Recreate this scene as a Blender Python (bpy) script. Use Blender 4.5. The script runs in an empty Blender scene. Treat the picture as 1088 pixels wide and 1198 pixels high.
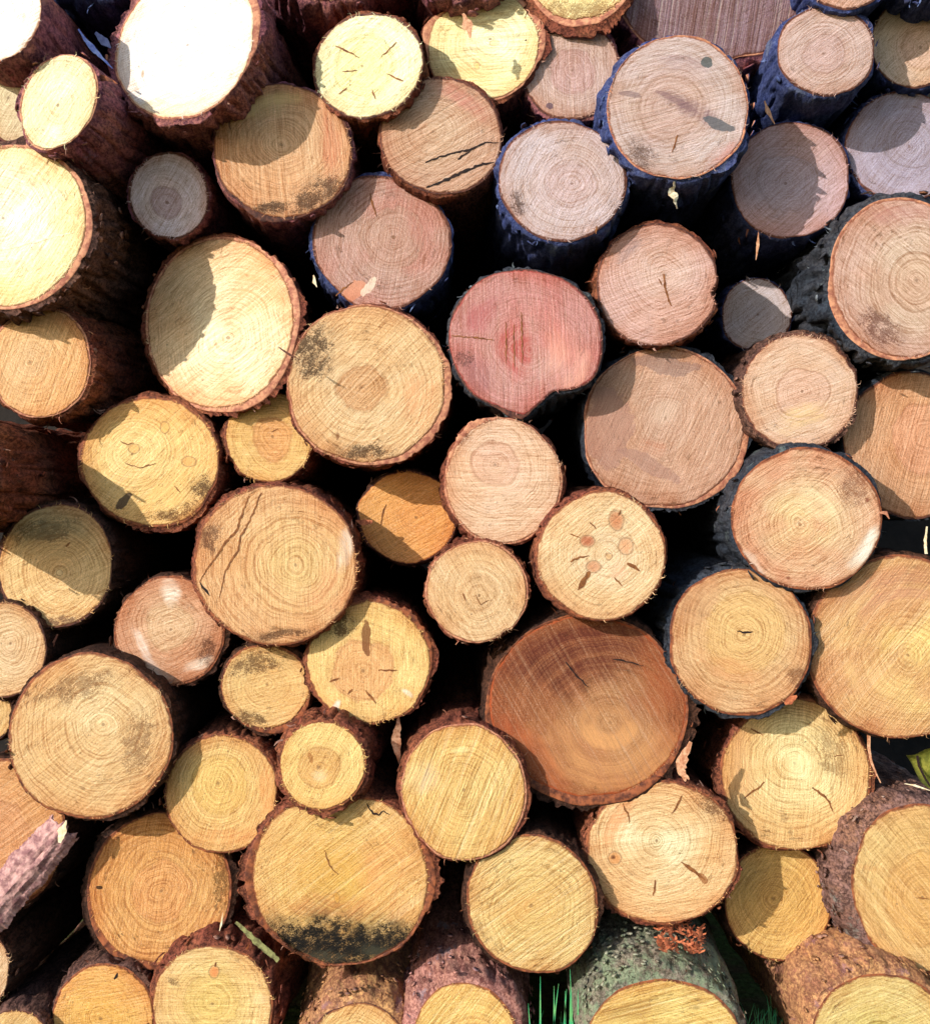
import bpy, math, random
import numpy as np

# ------------------------------------------------------------------ basics
D, PX, CZ = 2.6, 0.0016, 1.16          # camera distance to the pile face, metres per photo px there, camera height
random.seed(4)
scene = bpy.context.scene
col = scene.collection
R = math.radians

def lin(c, k=1.0):
    o = []
    for v in c:
        v = v / 255.0
        v = v / 12.92 if v <= 0.04045 else ((v + 0.055) / 1.055) ** 2.4
        o.append(min(0.92, v * k))
    return (o[0], o[1], o[2], 1.0)

def tag(o, label=None, cat=None, group=None, kind=None):
    if label: o['label'] = label
    if cat: o['category'] = cat
    if group: o['group'] = group
    if kind: o['kind'] = kind
    return o

def at(x, y, p=0.0):
    s = (D - p) / D * PX
    return ((x - 544) * s, -p, CZ - (y - 599) * s)

# ------------------------------------------------------------------ vectorised value noise
_rs = np.random.RandomState(11)
_tab = _rs.rand(4096)
def _h(ix, iy, iz):
    return _tab[(ix * 73 + iy * 179 + iz * 283 + (ix * iy) % 61 * 7 + (iy * iz) % 53 * 13) % 4096]
def vnoise(x, y, z):
    x, y, z = np.broadcast_arrays(np.asarray(x, float), np.asarray(y, float), np.asarray(z, float))
    ix, iy, iz = np.floor(x).astype(int), np.floor(y).astype(int), np.floor(z).astype(int)
    fx, fy, fz = x - ix, y - iy, z - iz
    fx, fy, fz = fx*fx*(3-2*fx), fy*fy*(3-2*fy), fz*fz*(3-2*fz)
    ix += 500; iy += 500; iz += 500
    def c(a, b, d): return _h(ix + a, iy + b, iz + d)
    x00 = c(0,0,0)*(1-fx)+c(1,0,0)*fx; x10 = c(0,1,0)*(1-fx)+c(1,1,0)*fx
    x01 = c(0,0,1)*(1-fx)+c(1,0,1)*fx; x11 = c(0,1,1)*(1-fx)+c(1,1,1)*fx
    return (x00*(1-fy)+x10*fy)*(1-fz)+(x01*(1-fy)+x11*fy)*fz - 0.5
def fbm(x, y, z, n=3):
    t = 0; a = 1.0; f = 1.0
    for i in range(n):
        t = t + a * vnoise(x*f + 17.3*i, y*f + 5.1*i, z*f + 9.7*i); a *= 0.5; f *= 2.07
    return t

# ------------------------------------------------------------------ node helpers
class NT:
    def __init__(s, tree): s.t = tree; s.n = tree.nodes; s.l = tree.links
    def new(s, ty, **kw):
        n = s.n.new(ty)
        for k, v in kw.items(): setattr(n, k, v)
        return n
    def put(s, sock, v):
        if hasattr(v, 'is_output'): s.l.new(v, sock)
        elif v is not None: sock.default_value = v
    def math(s, op, a, b=None, c=None, clamp=False):
        n = s.new('ShaderNodeMath', operation=op); n.use_clamp = clamp
        s.put(n.inputs[0], a)
        if b is not None: s.put(n.inputs[1], b)
        if c is not None: s.put(n.inputs[2], c)
        return n.outputs[0]
    def vmath(s, op, a, b=None, scale=None):
        n = s.new('ShaderNodeVectorMath', operation=op)
        s.put(n.inputs[0], a)
        if b is not None: s.put(n.inputs[1], b)
        if scale is not None: s.put(n.inputs['Scale'], scale)
        return n.outputs['Value'] if op in ('LENGTH', 'DOT_PRODUCT') else n.outputs[0]
    def noise(s, vec=None, scale=1.0, detail=2.0, rough=0.5, dim='3D', w=None, colr=False):
        n = s.new('ShaderNodeTexNoise', noise_dimensions=dim)
        if vec is not None: s.put(n.inputs['Vector'], vec)
        if w is not None: s.put(n.inputs['W'], w)
        n.inputs['Scale'].default_value = scale; n.inputs['Detail'].default_value = detail
        n.inputs['Roughness'].default_value = rough
        return n.outputs['Color' if colr else 'Fac']
    def ramp(s, v, lo, hi, a=0.0, b=1.0, smooth=True):
        n = s.new('ShaderNodeMapRange', interpolation_type='SMOOTHSTEP' if smooth else 'LINEAR')
        s.put(n.inputs[0], v); s.put(n.inputs[1], lo); s.put(n.inputs[2], hi)
        n.inputs[3].default_value = a; n.inputs[4].default_value = b
        return n.outputs[0]
    def mix(s, f, a, b, mode='MIX'):
        n = s.new('ShaderNodeMix', data_type='RGBA', blend_type=mode)
        s.put(n.inputs[0], f); s.put(n.inputs[6], a); s.put(n.inputs[7], b)
        return n.outputs[2]
    def comb(s, x=0.0, y=0.0, z=0.0):
        n = s.new('ShaderNodeCombineXYZ')
        s.put(n.inputs[0], x); s.put(n.inputs[1], y); s.put(n.inputs[2], z)
        return n.outputs[0]

def new_mat(name, rough=0.75, spec=0.25):
    m = bpy.data.materials.new(name); m.use_nodes = True
    t = NT(m.node_tree)
    b = m.node_tree.nodes['Principled BSDF']
    b.inputs['Roughness'].default_value = rough
    b.inputs['Specular IOR Level'].default_value = spec
    return m, t, b

# ------------------------------------------------------------------ cut wood, one material for each log end
def face_material(L):
    seed = L['seed']; s = L['s']; Rm = (L['rx'] + L['ry']) / 2
    m, t, b = new_mat('cut_wood', 0.72, 0.22)
    tc = t.new('ShaderNodeTexCoord').outputs['Object']
    sp = t.new('ShaderNodeSeparateXYZ'); t.l.new(tc, sp.inputs[0])
    X = t.math('MULTIPLY', sp.outputs[0], 1 / s); Y = t.math('MULTIPLY', sp.outputs[2], 1 / s)
    P0 = t.comb(X, Y, 0.0)
    Ps = t.comb(X, Y, seed * 37.1)
    w1 = t.vmath('SCALE', t.vmath('SUBTRACT', t.noise(Ps, 0.022, 1, colr=True), (0.5, 0.5, 0.5)), scale=L['warp'])
    w2 = t.vmath('SCALE', t.vmath('SUBTRACT', t.noise(Ps, 0.12, 1, colr=True), (0.5, 0.5, 0.5)), scale=2.2)
    P1 = t.vmath('ADD', P0, t.vmath('ADD', w1, w2))
    P1 = t.vmath('MULTIPLY', P1, (1, 1, 0))
    pth = L['pith']
    d = t.vmath('SUBTRACT', P1, (pth[0], -pth[1], 0))
    d = t.vmath('MULTIPLY', d, (1.0, L['rx'] / L['ry'], 0))
    r = t.vmath('LENGTH', d)
    rings = t.noise(dim='1D', w=t.math('ADD', t.math('MULTIPLY', r, L['rfreq']), seed * 13.7), scale=1, detail=2.5, rough=0.6)
    ring = t.ramp(rings, 0.44, 0.62)
    wide = t.noise(dim='1D', w=t.math('ADD', t.math('MULTIPLY', r, 0.05), seed * 5.7), scale=1, detail=1)
    sd, sw = L['saw']
    sdir = (math.sin(R(sd)), math.cos(R(sd)), 0)        # marks run along angle sd
    sdir = (-math.sin(R(sd)), math.cos(R(sd)), 0)
    sa = t.vmath('DOT_PRODUCT', t.vmath('ADD', P0, t.vmath('SCALE', w1, scale=0.22)), sdir)
    alo = t.vmath('DOT_PRODUCT', P0, (math.cos(R(sd)), math.sin(R(sd)), 0))
    sv = t.comb(t.math('MULTIPLY', sa, 0.33), t.math('MULTIPLY', alo, 0.006), seed * 3.3)
    sawn = t.noise(sv, 1.0, 3, 0.65)
    saw = t.ramp(sawn, 0.44, 0.66)
    scr = t.noise(t.comb(t.math('MULTIPLY', sa, 0.95), t.math('MULTIPLY', alo, 0.035), seed * 1.3), 1.0, 3, 0.7)
    sc2 = t.noise(t.comb(t.math('MULTIPLY', r, 1.1), t.math('MULTIPLY', t.vmath('DOT_PRODUCT', P0, (.6, .8, 0)), 0.05), seed * 6.3), 1.0, 3, 0.7)
    fine = t.noise(Ps, 0.55, 3, 0.6)
    med = t.noise(Ps, 0.045, 3, 0.6)
    low = t.noise(Ps, 0.014, 2, 0.5)
    grit = t.noise(Ps, 0.6, 5, 0.8)
    # colour
    c = t.mix(t.ramp(r, 0.15 * Rm, 0.95 * Rm), L['cen'], L['sap'])
    c = t.mix(t.ramp(low, 0.4, 0.62, 0, 0.6), c, L['var'])
    c = t.mix(t.ramp(wide, 0.35, 0.7, 0, 0.3), c, L['sap'])
    if L['heart']:
        hr, hc = L['heart'][0], lin(L['heart'][1])
        rr = t.math('ADD', r, t.math('MULTIPLY', t.math('SUBTRACT', t.noise(Ps, 0.07, 2), 0.5), 0.38 * hr))
        hf = t.ramp(rr, hr + 1.5, hr - 1.5)
        c = t.mix(t.math('MULTIPLY', hf, 0.62), c, hc)
        edge = t.math('MULTIPLY', t.ramp(rr, hr - 3.5, hr), t.ramp(rr, hr + 3, hr))
        c = t.mix(t.math('MULTIPLY', edge, 0.35), c, (hc[0]*0.6, hc[1]*0.5, hc[2]*0.4, 1))
    br = (0.55, 0.37, 0.23, 1)
    rm = t.ramp(med, 0.35, 0.6, 0.35, 1.0)
    c = t.mix(t.math('MULTIPLY', t.math('MULTIPLY', ring, rm), L['ring']), c, t.mix(1.0, c, br, 'MULTIPLY'))
    sm = t.ramp(t.noise(Ps, 0.02, 1), 0.35, 0.6, 0.25, 1.0)
    c = t.mix(t.math('MULTIPLY', t.math('MULTIPLY', saw, sm), sw), c, t.mix(1.0, c, (0.58, 0.43, 0.30, 1), 'MULTIPLY'))
    pale = t.ramp(sawn, 0.5, 0.3)
    c = t.mix(t.math('MULTIPLY', pale, sw * 0.5), c, t.mix(0.5, c, (0.95, 0.85, 0.66, 1)))
    c = t.mix(t.ramp(fine, 0.5, 0.75, 0, 0.42), c, t.mix(1.0, c, (0.62, 0.48, 0.34, 1), 'MULTIPLY'))
    c = t.mix(t.ramp(fine, 0.5, 0.3, 0, 0.3), c, t.mix(0.4, c, (0.95, 0.88, 0.72, 1)))
    c = t.mix(t.ramp(grit, 0.55, 0.68, 0, 0.55), c, t.mix(1.0, c, (0.50, 0.36, 0.25, 1), 'MULTIPLY'))
    c = t.mix(t.ramp(grit, 0.42, 0.32, 0, 0.6), c, t.mix(1.0, c, (1.35, 1.42, 1.6, 1), 'MULTIPLY'))
    tex = t.math('ADD', t.math('MULTIPLY', scr, .45), t.math('ADD', t.math('MULTIPLY', sc2, .3), t.math('MULTIPLY', grit, .25)))
    c = t.mix(t.ramp(tex, 0.50, 0.60, 0, 0.8), c, t.mix(1.0, c, (0.60, 0.45, 0.32, 1), 'MULTIPLY'))
    c = t.mix(t.ramp(tex, 0.49, 0.41, 0, 0.75), c, t.mix(1.0, c, (1.32, 1.38, 1.5, 1), 'MULTIPLY'))
    # flecks and frayed fibre clumps along the rings
    ang = t.math('ARCTAN2', t.vmath('DOT_PRODUCT', d, (0, 1, 0)), t.vmath('DOT_PRODUCT', d, (1, 0, 0)))
    fv = t.comb(t.math('MULTIPLY', r, 0.23), t.math('MULTIPLY', ang, 5.0), seed * 2.2)
    fl = t.noise(fv, 1.0, 4, 0.7)
    fmask = t.ramp(t.noise(Ps, 0.03, 2), 0.45, 0.65)
    frad = t.ramp(r, 0.3 * Rm, 0.8 * Rm, 0.35, 1.0)
    ff = t.math('MULTIPLY', t.math('MULTIPLY', t.ramp(fl, 0.57, 0.66), fmask), frad)
    c = t.mix(t.math('MULTIPLY', ff, L['fleck']), c, (0.20, 0.095, 0.04, 1))
    pts = t.noise(Ps, 0.32, 1, 0.5)
    c = t.mix(t.ramp(pts, 0.74, 0.79, 0, 0.7), c, (0.16, 0.08, 0.04, 1))
    ck = t.noise(t.comb(t.math('MULTIPLY', ang, 3.2), t.math('MULTIPLY', r, 0.012), seed * 4.4), 1.0, 4, 0.62)
    ckl = t.math('ABSOLUTE', t.math('SUBTRACT', ck, 0.5))
    ckf = t.math('MULTIPLY', t.ramp(ckl, 0.007, 0.0), t.math('MULTIPLY', t.ramp(r, 5, 16), t.ramp(t.noise(Ps, 0.028, 2), 0.5, 0.6)))
    c = t.mix(t.math('MULTIPLY', ckf, 0.5), c, t.mix(1.0, c, (.45, .27, .16, 1), 'MULTIPLY'))
    # pith
    c = t.mix(t.ramp(r, 2.6, 1.0, 0, 0.6), c, (0.17, 0.08, 0.035, 1))
    # stains, knots, dirt, painted glow and shade: marks with a place of their own on this log end
    for (ty, x, y, a, bb, an, rgb, st) in L['blots']:
        dd = t.vmath('SUBTRACT', P1 if ty != 'knot' else t.vmath('ADD', P0, w2), (x - L['cx'], -(y - L['cy']), 0))
        u = t.vmath('DOT_PRODUCT', dd, (math.cos(R(an)) / a, math.sin(R(an)) / a, 0))
        v = t.vmath('DOT_PRODUCT', dd, (-math.sin(R(an)) / bb, math.cos(R(an)) / bb, 0))
        q = t.vmath('LENGTH', t.comb(u, v, 0))
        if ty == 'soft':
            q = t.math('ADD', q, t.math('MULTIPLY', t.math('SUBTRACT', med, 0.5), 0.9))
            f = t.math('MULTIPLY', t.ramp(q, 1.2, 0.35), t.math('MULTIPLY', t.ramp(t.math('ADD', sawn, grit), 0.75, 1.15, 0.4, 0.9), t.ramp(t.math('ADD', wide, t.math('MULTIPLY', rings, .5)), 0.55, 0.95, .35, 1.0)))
        elif ty == 'hard':
            q = t.math('ADD', q, t.math('MULTIPLY', t.math('SUBTRACT', t.noise(Ps, 0.16, 3), 0.5), 0.7))
            f = t.ramp(q, 1.04, 0.94)
        elif ty == 'dirt':
            q1 = t.ramp(q, 1.25, 0.3)
            g = t.math('ADD', t.math('MULTIPLY', grit, 0.6), t.math('MULTIPLY', t.noise(Ps, 0.1, 3, 0.6), 0.4))
            f = t.ramp(t.math('ADD', g, t.math('MULTIPLY', q1, 0.19)), 0.59, 0.70)
            f = t.math('MULTIPLY', f, t.ramp(q, 1.3, 0.8))
            f = t.math('MAXIMUM', f, t.math('MULTIPLY', t.ramp(q, 1.35, 0.2), t.ramp(t.noise(Ps, 0.05, 4, 0.7), .35, .62, .0, .55)))
        elif ty == 'knot':
            f = t.ramp(q, 1.1, 0.8)
            ed = t.math('MULTIPLY', t.ramp(q, 1.35, 1.05), t.ramp(q, 0.85, 1.05))
            c = t.mix(t.math('MULTIPLY', ed, 0.55), c, (0.22, 0.10, 0.045, 1))
            f = t.math('MULTIPLY', f, t.ramp(t.noise(dim='1D', w=t.math('MULTIPLY', q, 4.0), scale=1), 0.3, 0.6, 0.6, 1.0))
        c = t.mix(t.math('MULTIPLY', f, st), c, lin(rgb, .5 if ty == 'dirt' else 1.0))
    # cambium rim
    rim = t.new('ShaderNodeAttribute', attribute_name='rim').outputs['Fac']
    rn = t.math('ADD', rim, t.math('MULTIPLY', t.math('SUBTRACT', t.noise(Ps, 0.09, 3), 0.5), 0.06))
    c = t.mix(t.math('MULTIPLY', t.ramp(rn, 0.70, 0.99, 0, 0.42), t.ramp(t.math('ADD', low, t.math('MULTIPLY', grit, .5)), 0.6, 0.85, .35, 1.0)), c, t.mix(1.0, c, (.72, .42, .28, 1), 'MULTIPLY'))
    c = t.mix(t.ramp(rn, 0.972, 0.997, 0, 0.85), c, lin(L['rimcol']))
    t.l.new(c, b.inputs['Base Color'])
    bp = t.new('ShaderNodeBump'); bp.inputs['Strength'].default_value = 0.8; bp.inputs['Distance'].default_value = 0.0022
    h = t.math('ADD', t.math('MULTIPLY', sawn, 1.6 * (0.3 + sw)), t.math('MULTIPLY', rings, -0.3 * (0.3 + L['ring'])))
    h = t.math('ADD', h, t.math('MULTIPLY', t.math('ADD', tex, grit), 0.8)); h = t.math('ADD', h, t.math('MULTIPLY', ff, -0.8))
    t.l.new(h, bp.inputs['Height']); t.l.new(bp.outputs[0], b.inputs['Normal'])
    return m

# ------------------------------------------------------------------ bark
BARK = {  # plate colour, second colour, fissure colour, lichen colour, lichen amount
 'red':    ((128, 70, 56), (168, 104, 72), (48, 22, 20), (120, 110, 110), 0.1),
 'mauve':  ((140, 84, 96), (184, 124, 108), (66, 34, 54), (136, 116, 146), 0.3),
 'plate':  ((100, 72, 66), (140, 100, 82), (34, 20, 20), (110, 118, 128), 0.25),
 'dark':   ((70, 46, 38), (96, 62, 46), (20, 12, 10), (70, 78, 70), 0.15),
 'blue':   ((66, 78, 126), (88, 94, 130), (32, 42, 88), (112, 122, 148), 0.45),  # blue haze over the upper gaps, painted into the bark colour
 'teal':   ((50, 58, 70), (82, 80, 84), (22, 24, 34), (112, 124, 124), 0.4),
 'moss':   ((130, 130, 114), (146, 126, 114), (62, 58, 46), (132, 148, 118), 0.9),
 'orange': ((208, 150, 98), (180, 122, 96), (112, 70, 56), (150, 110, 116), 0.5),
 'pink':   ((176, 126, 118), (196, 142, 122), (104, 58, 56), (150, 146, 160), 0.4),
 'grey':   ((126, 98, 96), (160, 116, 92), (56, 36, 34), (132, 136, 130), 0.5)}
_bm = {}
def bark_material(kind):
    if kind in _bm: return _bm[kind]
    A, B, F, Lc, la = BARK[kind]
    m, t, b = new_mat('bark_' + kind, 0.85, 0.15)
    tc = t.new('ShaderNodeTexCoord').outputs['Object']
    oi = t.new('ShaderNodeObjectInfo').outputs['Random']
    off = t.comb(t.math('MULTIPLY', oi, 31.0), t.math('MULTIPLY', oi, 17.0), t.math('MULTIPLY', oi, 7.0))
    P = t.vmath('ADD', t.vmath('MULTIPLY', tc, (1, 0.4, 1)), off)
    wv = t.vmath('SCALE', t.vmath('SUBTRACT', t.noise(P, 30, 4, 0.7, colr=True), (0.5, 0.5, 0.5)), scale=0.075)
    Pw = t.vmath('ADD', P, wv)
    def cells(sc):
        vo = t.new('ShaderNodeTexVoronoi', feature='DISTANCE_TO_EDGE'); t.l.new(Pw, vo.inputs['Vector']); vo.inputs['Scale'].default_value = sc
        vc = t.new('ShaderNodeTexVoronoi', feature='F1'); t.l.new(Pw, vc.inputs['Vector']); vc.inputs['Scale'].default_value = sc
        sc_ = t.new('ShaderNodeSeparateColor'); t.l.new(vc.outputs['Color'], sc_.inputs[0])
        return vo.outputs['Distance'], sc_.outputs[0], sc_.outputs[1]
    e1, r1, q1 = cells(38); e2, r2, q2 = cells(105)
    big = t.noise(P, 9, 4, 0.6); fine = t.noise(P, 190, 5, 0.7); mid = t.noise(P, 55, 5, 0.7)
    c = t.mix(t.ramp(big, 0.4, 0.6), lin(A), lin(B))
    c = t.mix(t.math('MULTIPLY', r2, 0.55), c, lin([min(255, v * 1.3) for v in A]))
    c = t.mix(t.math('MULTIPLY', q1, 0.45), c, lin([v * .72 for v in B]))
    c = t.mix(t.ramp(fine, 0.4, 0.62, 0, 0.75), c, lin(F))
    c = t.mix(t.ramp(mid, 0.52, 0.68, 0, 0.6), c, lin(F))
    lf = t.math('MULTIPLY', t.ramp(t.noise(P, 34, 6, 0.75), 0.62 - 0.2 * la, 0.72 - 0.18 * la), t.ramp(t.noise(P, 7, 3), 0.62 - 0.3 * la, 0.76 - 0.3 * la))
    c = t.mix(t.math('MULTIPLY', lf, 0.75), c, lin(Lc))
    fis = t.math('MULTIPLY', t.ramp(e1, 0.07, 0.0), t.ramp(mid, 0.4, 0.55))
    c = t.mix(t.math('MULTIPLY', fis, 0.85), c, lin(F))
    t.l.new(c, b.inputs['Base Color'])
    bp = t.new('ShaderNodeBump'); bp.inputs['Strength'].default_value = 1.0; bp.inputs['Distance'].default_value = 0.005
    h = t.math('ADD', t.math('MULTIPLY', r1, 0.7), t.math('MULTIPLY', r2, 0.5))     # each flake lies at its own height
    h = t.math('ADD', h, t.math('MULTIPLY', t.math('ADD', fine, mid), 0.55))
    t.l.new(h, bp.inputs['Height']); t.l.new(bp.outputs[0], b.inputs['Normal'])
    _bm[kind] = m
    return m

def simple_mat(name, c1, c2, scale=60, rough=0.7, stretch=(1, 1, 1), dist=0.002, trans=0.0):
    m, t, b = new_mat(name, rough, 0.3)
    tc = t.new('ShaderNodeTexCoord').outputs['Object']
    n = t.noise(t.vmath('MULTIPLY', tc, stretch), scale, 4, 0.65)
    t.l.new(t.mix(t.ramp(n, 0.35, 0.65), lin(c1), lin(c2)), b.inputs['Base Color'])
    bp = t.new('ShaderNodeBump'); bp.inputs['Strength'].default_value = 0.6; bp.inputs['Distance'].default_value = dist
    t.l.new(n, bp.inputs['Height']); t.l.new(bp.outputs[0], b.inputs['Normal'])
    return m
M_inner = simple_mat('inner_bark', (158, 90, 56), (86, 46, 34), 70)
M_inner_pink = simple_mat('inner_bark_pink', (206, 146, 112), (150, 90, 72), 90)
M_inner_dark = simple_mat('inner_bark_dark', (110, 66, 52), (60, 34, 32), 90)
M_crack = simple_mat('split_wood', (150, 96, 52), (104, 60, 32), 120)
M_crack_dark = simple_mat('dark_split', (46, 26, 22), (24, 14, 14), 120)
M_crack_pale = simple_mat('pale_split', (250, 236, 206), (230, 196, 150), 120)
M_splinter = simple_mat('raw_splinter', (226, 176, 140), (180, 118, 84), 110)
M_orange = simple_mat('fresh_shred', (206, 122, 82), (140, 72, 48), 110)

M_flake = simple_mat('flake_pale', (168, 128, 112), (120, 84, 74), 80)
FL = {'moss': simple_mat('flake_moss', (164, 168, 146), (128, 120, 104), 80), 'pink': simple_mat('flake_rose', (178, 132, 128), (134, 110, 116), 80),
      'grey': simple_mat('flake_grey', (176, 150, 136), (136, 104, 96), 80), 'blue': simple_mat('flake_blue', (92, 108, 150), (60, 76, 126), 80), 'teal': simple_mat('flake_teal', (128, 136, 142), (84, 92, 106), 80)}  # blue flakes carry the same painted haze

def build(name, verts, faces, mats, parent=None, midx=None, smooth=True, rim=None):
    me = bpy.data.meshes.new(name)
    me.from_pydata(verts, [], faces)
    for m in mats: me.materials.append(m)
    if midx is not None: me.polygons.foreach_set('material_index', midx)
    if smooth: me.polygons.foreach_set('use_smooth', [True] * len(faces))
    if rim is not None:
        a = me.attributes.new('rim', 'FLOAT', 'POINT'); a.data.foreach_set('value', rim)
    me.update()
    o = bpy.data.objects.new(name, me); col.objects.link(o)
    if parent: o.parent = parent
    return o

TT = [0, .08, .18, .29, .4, .5, .6, .7, .79, .87, .93, .965, .985, 1.0]
SS = [.004, .008, .013, .019, .026, .034, .043, .053, .064, .076, .09, .105, .122, .14, .16, .182, .207, .235, .265, .3, .34,
      .385, .435, .49, .55, .62, .7, .8, .92, 1.06, 1.22, 1.42, 1.66, 1.95, 2.3, 2.7, 3.1]
N = 224
TH = np.linspace(0, 2 * math.pi, N, endpoint=False)
CT, ST = np.cos(TH), np.sin(TH)

def make_log(i, cx, cy, rx, ry, p, sap, cen, label, rot=0, pith=(0, 0), heart=None, ring=.45, saw=(50, .3), bark='dark',
             bt=3.0, jag=3.0, tilt=(0, 0), bumps=(), blots=(), cracks=(), ax=None, grow=.05, fleck=.5, warp=9, rfreq=.3,
             rimcol=(122, 66, 42), var=None, inner=None, bamp=3.0, lip=0.0, flakes=6, fuzz=60, wob=.02, k=1.0, rag=()):
    rnd = random.Random(i * 7 + 3); seed = i * 1.37 + 2
    s = (D - p) / D * PX
    up = 1.0 if cy < 430 and cx > 420 and bark != 'red' else (.5 if cy < 420 and cx > 420 else 0.0)     # shade and veil over the upper right, put into the face tint
    pale = lambda c: (c[0] * (.975 - .05 * up), min(252, c[1] * (1.035 - .015 * up)), min(250, c[2] * (1.11 - .03 * up)))
    sap, cen = pale(sap), pale(cen)
    if heart: heart = (heart[0], tuple(.55 * a1 + .45 * b1 for a1, b1 in zip(pale(heart[1]), sap)) if up else pale(heart[1]))
    if pith == (0, 0): pith = (rnd.uniform(-9, 9), rnd.uniform(-9, 9))
    warp = warp * rnd.uniform(1.2, 2.1); rfreq = rfreq * rnd.uniform(.95, 1.55); ring = ring * rnd.uniform(.85, 1.25)
    if var is None: var = (min(255, sap[0] * .97), sap[1] * .90, sap[2] * .82)
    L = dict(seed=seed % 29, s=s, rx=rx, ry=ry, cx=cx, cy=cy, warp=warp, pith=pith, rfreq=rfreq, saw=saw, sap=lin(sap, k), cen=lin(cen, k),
             var=lin(var, k), heart=heart, ring=ring, fleck=fleck, blots=blots, rimcol=rimcol)
    root = bpy.data.objects.new('log', None); col.objects.link(root)
    root.location = at(cx, cy, p); root.empty_display_size = .05
    tag(root, label, 'log', 'logs stacked in the pile')
    a = TH - R(rot)
    r = 1 / np.sqrt((np.cos(a) / rx) ** 2 + (np.sin(a) / ry) ** 2) * s
    r = r * (1 + wob * 3 * vnoise(CT * 1.3 + seed, ST * 1.3, seed) + .017 * vnoise(CT * 4 + seed, ST * 4, seed + 5) * 2)
    for (ba, bw, amp) in bumps:
        da = (np.degrees(TH) - ba + 180) % 360 - 180
        r = r * (1 + amp * np.exp(-(da / bw) ** 2))
    Rm = float(r.mean())
    rs = r + (fbm(CT * Rm * 260 + seed, ST * Rm * 260, seed, 2)) * s * 1.6
    sx, sz = tilt
    def yface(x, z):
        return sx * x + sz * z + .0035 * vnoise(x * 9 + seed, z * 9, 3.3) + .0012 * vnoise(x * 60 + seed, z * 60, 1.7)
    # --- cut face
    verts = [(0, float(yface(0, 0)), 0)]; rim = [0.0]; faces = []
    for j, tt in enumerate(TT[1:]):
        rad = r * tt if tt < .9 else r * tt + (rs - r) * (tt - .9) / .1
        x, z = rad * CT, rad * ST
        y = yface(x, z) + (0.0012 if tt == 1.0 else 0)
        verts += list(zip(x.tolist(), y.tolist(), z.tolist())); rim += [tt] * N
    for q in range(N): faces.append((0, 1 + (q + 1) % N, 1 + q))
    for j in range(len(TT) - 2):
        o0, o1 = 1 + j * N, 1 + (j + 1) * N
        for q in range(N):
            q2 = (q + 1) % N
            faces.append((o0 + q, o0 + q2, o1 + q2, o1 + q))
    for f in range(int(fuzz * .8)):                      # torn fibres standing off the rim
        th = rnd.uniform(0, 2 * math.pi)
        if rnd.random() < .75: th = rnd.gauss(R(rnd.choice((-80, 40, 130)) + (i * 47) % 360), .22)
        qi = int(th / (2 * math.pi) * N) % N
        rad = float(rs[qi]) * rnd.uniform(.985, 1.0); th = TH[qi]
        ln = s * (1.2 + 7 * rnd.random() ** 2.5); da = th + rnd.uniform(-1.3, 1.3); w = s * rnd.uniform(.25, .6)
        x0, z0 = rad * math.cos(th), rad * math.sin(th); y0 = float(yface(x0, z0)) - .0004
        nx, nz = -math.sin(da), math.cos(da); b0 = len(verts)
        xm, zm = x0 + math.cos(da) * ln * .6, z0 + math.sin(da) * ln * .6
        x1, z1 = x0 + math.cos(da + .5) * ln, z0 + math.sin(da + .5) * ln
        yo = rnd.uniform(-.003, .001)
        verts += [(x0 - nx * w, y0, z0 - nz * w), (x0 + nx * w, y0, z0 + nz * w), (xm + nx * w * .6, y0 + yo, zm + nz * w * .6),
                  (xm - nx * w * .6, y0 + yo, zm - nz * w * .6), (x1, y0 + yo * 2, z1)]
        rim += [.95] * 5
        faces += [(b0, b0 + 1, b0 + 2, b0 + 3), (b0 + 3, b0 + 2, b0 + 4)]
    face = build('cut_face', verts, faces, [face_material(L)], root, rim=rim)
    # --- bark
    if ax is None: ax = (rnd.uniform(-.03, .03), rnd.uniform(-.03, .03))
    arc = Rm * TH / s                      # px along the rim
    blk = np.array([rnd.random() for _ in range(400)])
    wj = arc + 34 * vnoise(arc * .035, seed, 0) + 12 * vnoise(arc * .11, seed, 3)
    cell = blk[(wj / 8).astype(int) % 400] * .5 + blk[(wj / 3.3 + 50).astype(int) % 400] * .3 + .3 * vnoise(arc * .25, seed, 5) + .15
    slow = np.clip(.62 + 2.6 * vnoise(CT * 1.7 + seed, ST * 1.7, seed + 9) + .8 * vnoise(CT * 5 + seed, ST * 5, seed + 4), .08, 2)
    rg = 0 * TH
    for (ra, rw) in rag: rg = rg + np.exp(-(((np.degrees(TH) - ra + 180) % 360 - 180) / rw) ** 2)
    slow = slow + 1.1 * rg
    tl = s * (bt * slow + jag * (cell - .25) * slow)
    tl = np.maximum(tl, .0012)
    x, z = r * CT, r * ST
    yf = yface(x, z)
    verts, midx, faces = [], [], []
    def ringv(rad, y, cxx=0.0, czz=0.0):
        verts.extend(zip((rad * CT + cxx).tolist(), y.tolist(), (rad * ST + czz).tolist()))
    ringv(rs * .985, yf + .0022)
    t1 = np.minimum(tl * (.6 + .35 * np.clip(rg, 0, 1)), s * (1.8 + 6 * rg))
    ringv(r + t1, yf + .0004 - lip * s * cell)
    ringv(r + t1 * 1.15 + .0002, yf + .0012 - lip * s * cell)
    ringv(r + tl, yf + .003 + .3 * (tl - t1))
    kk = 34.0
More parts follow.
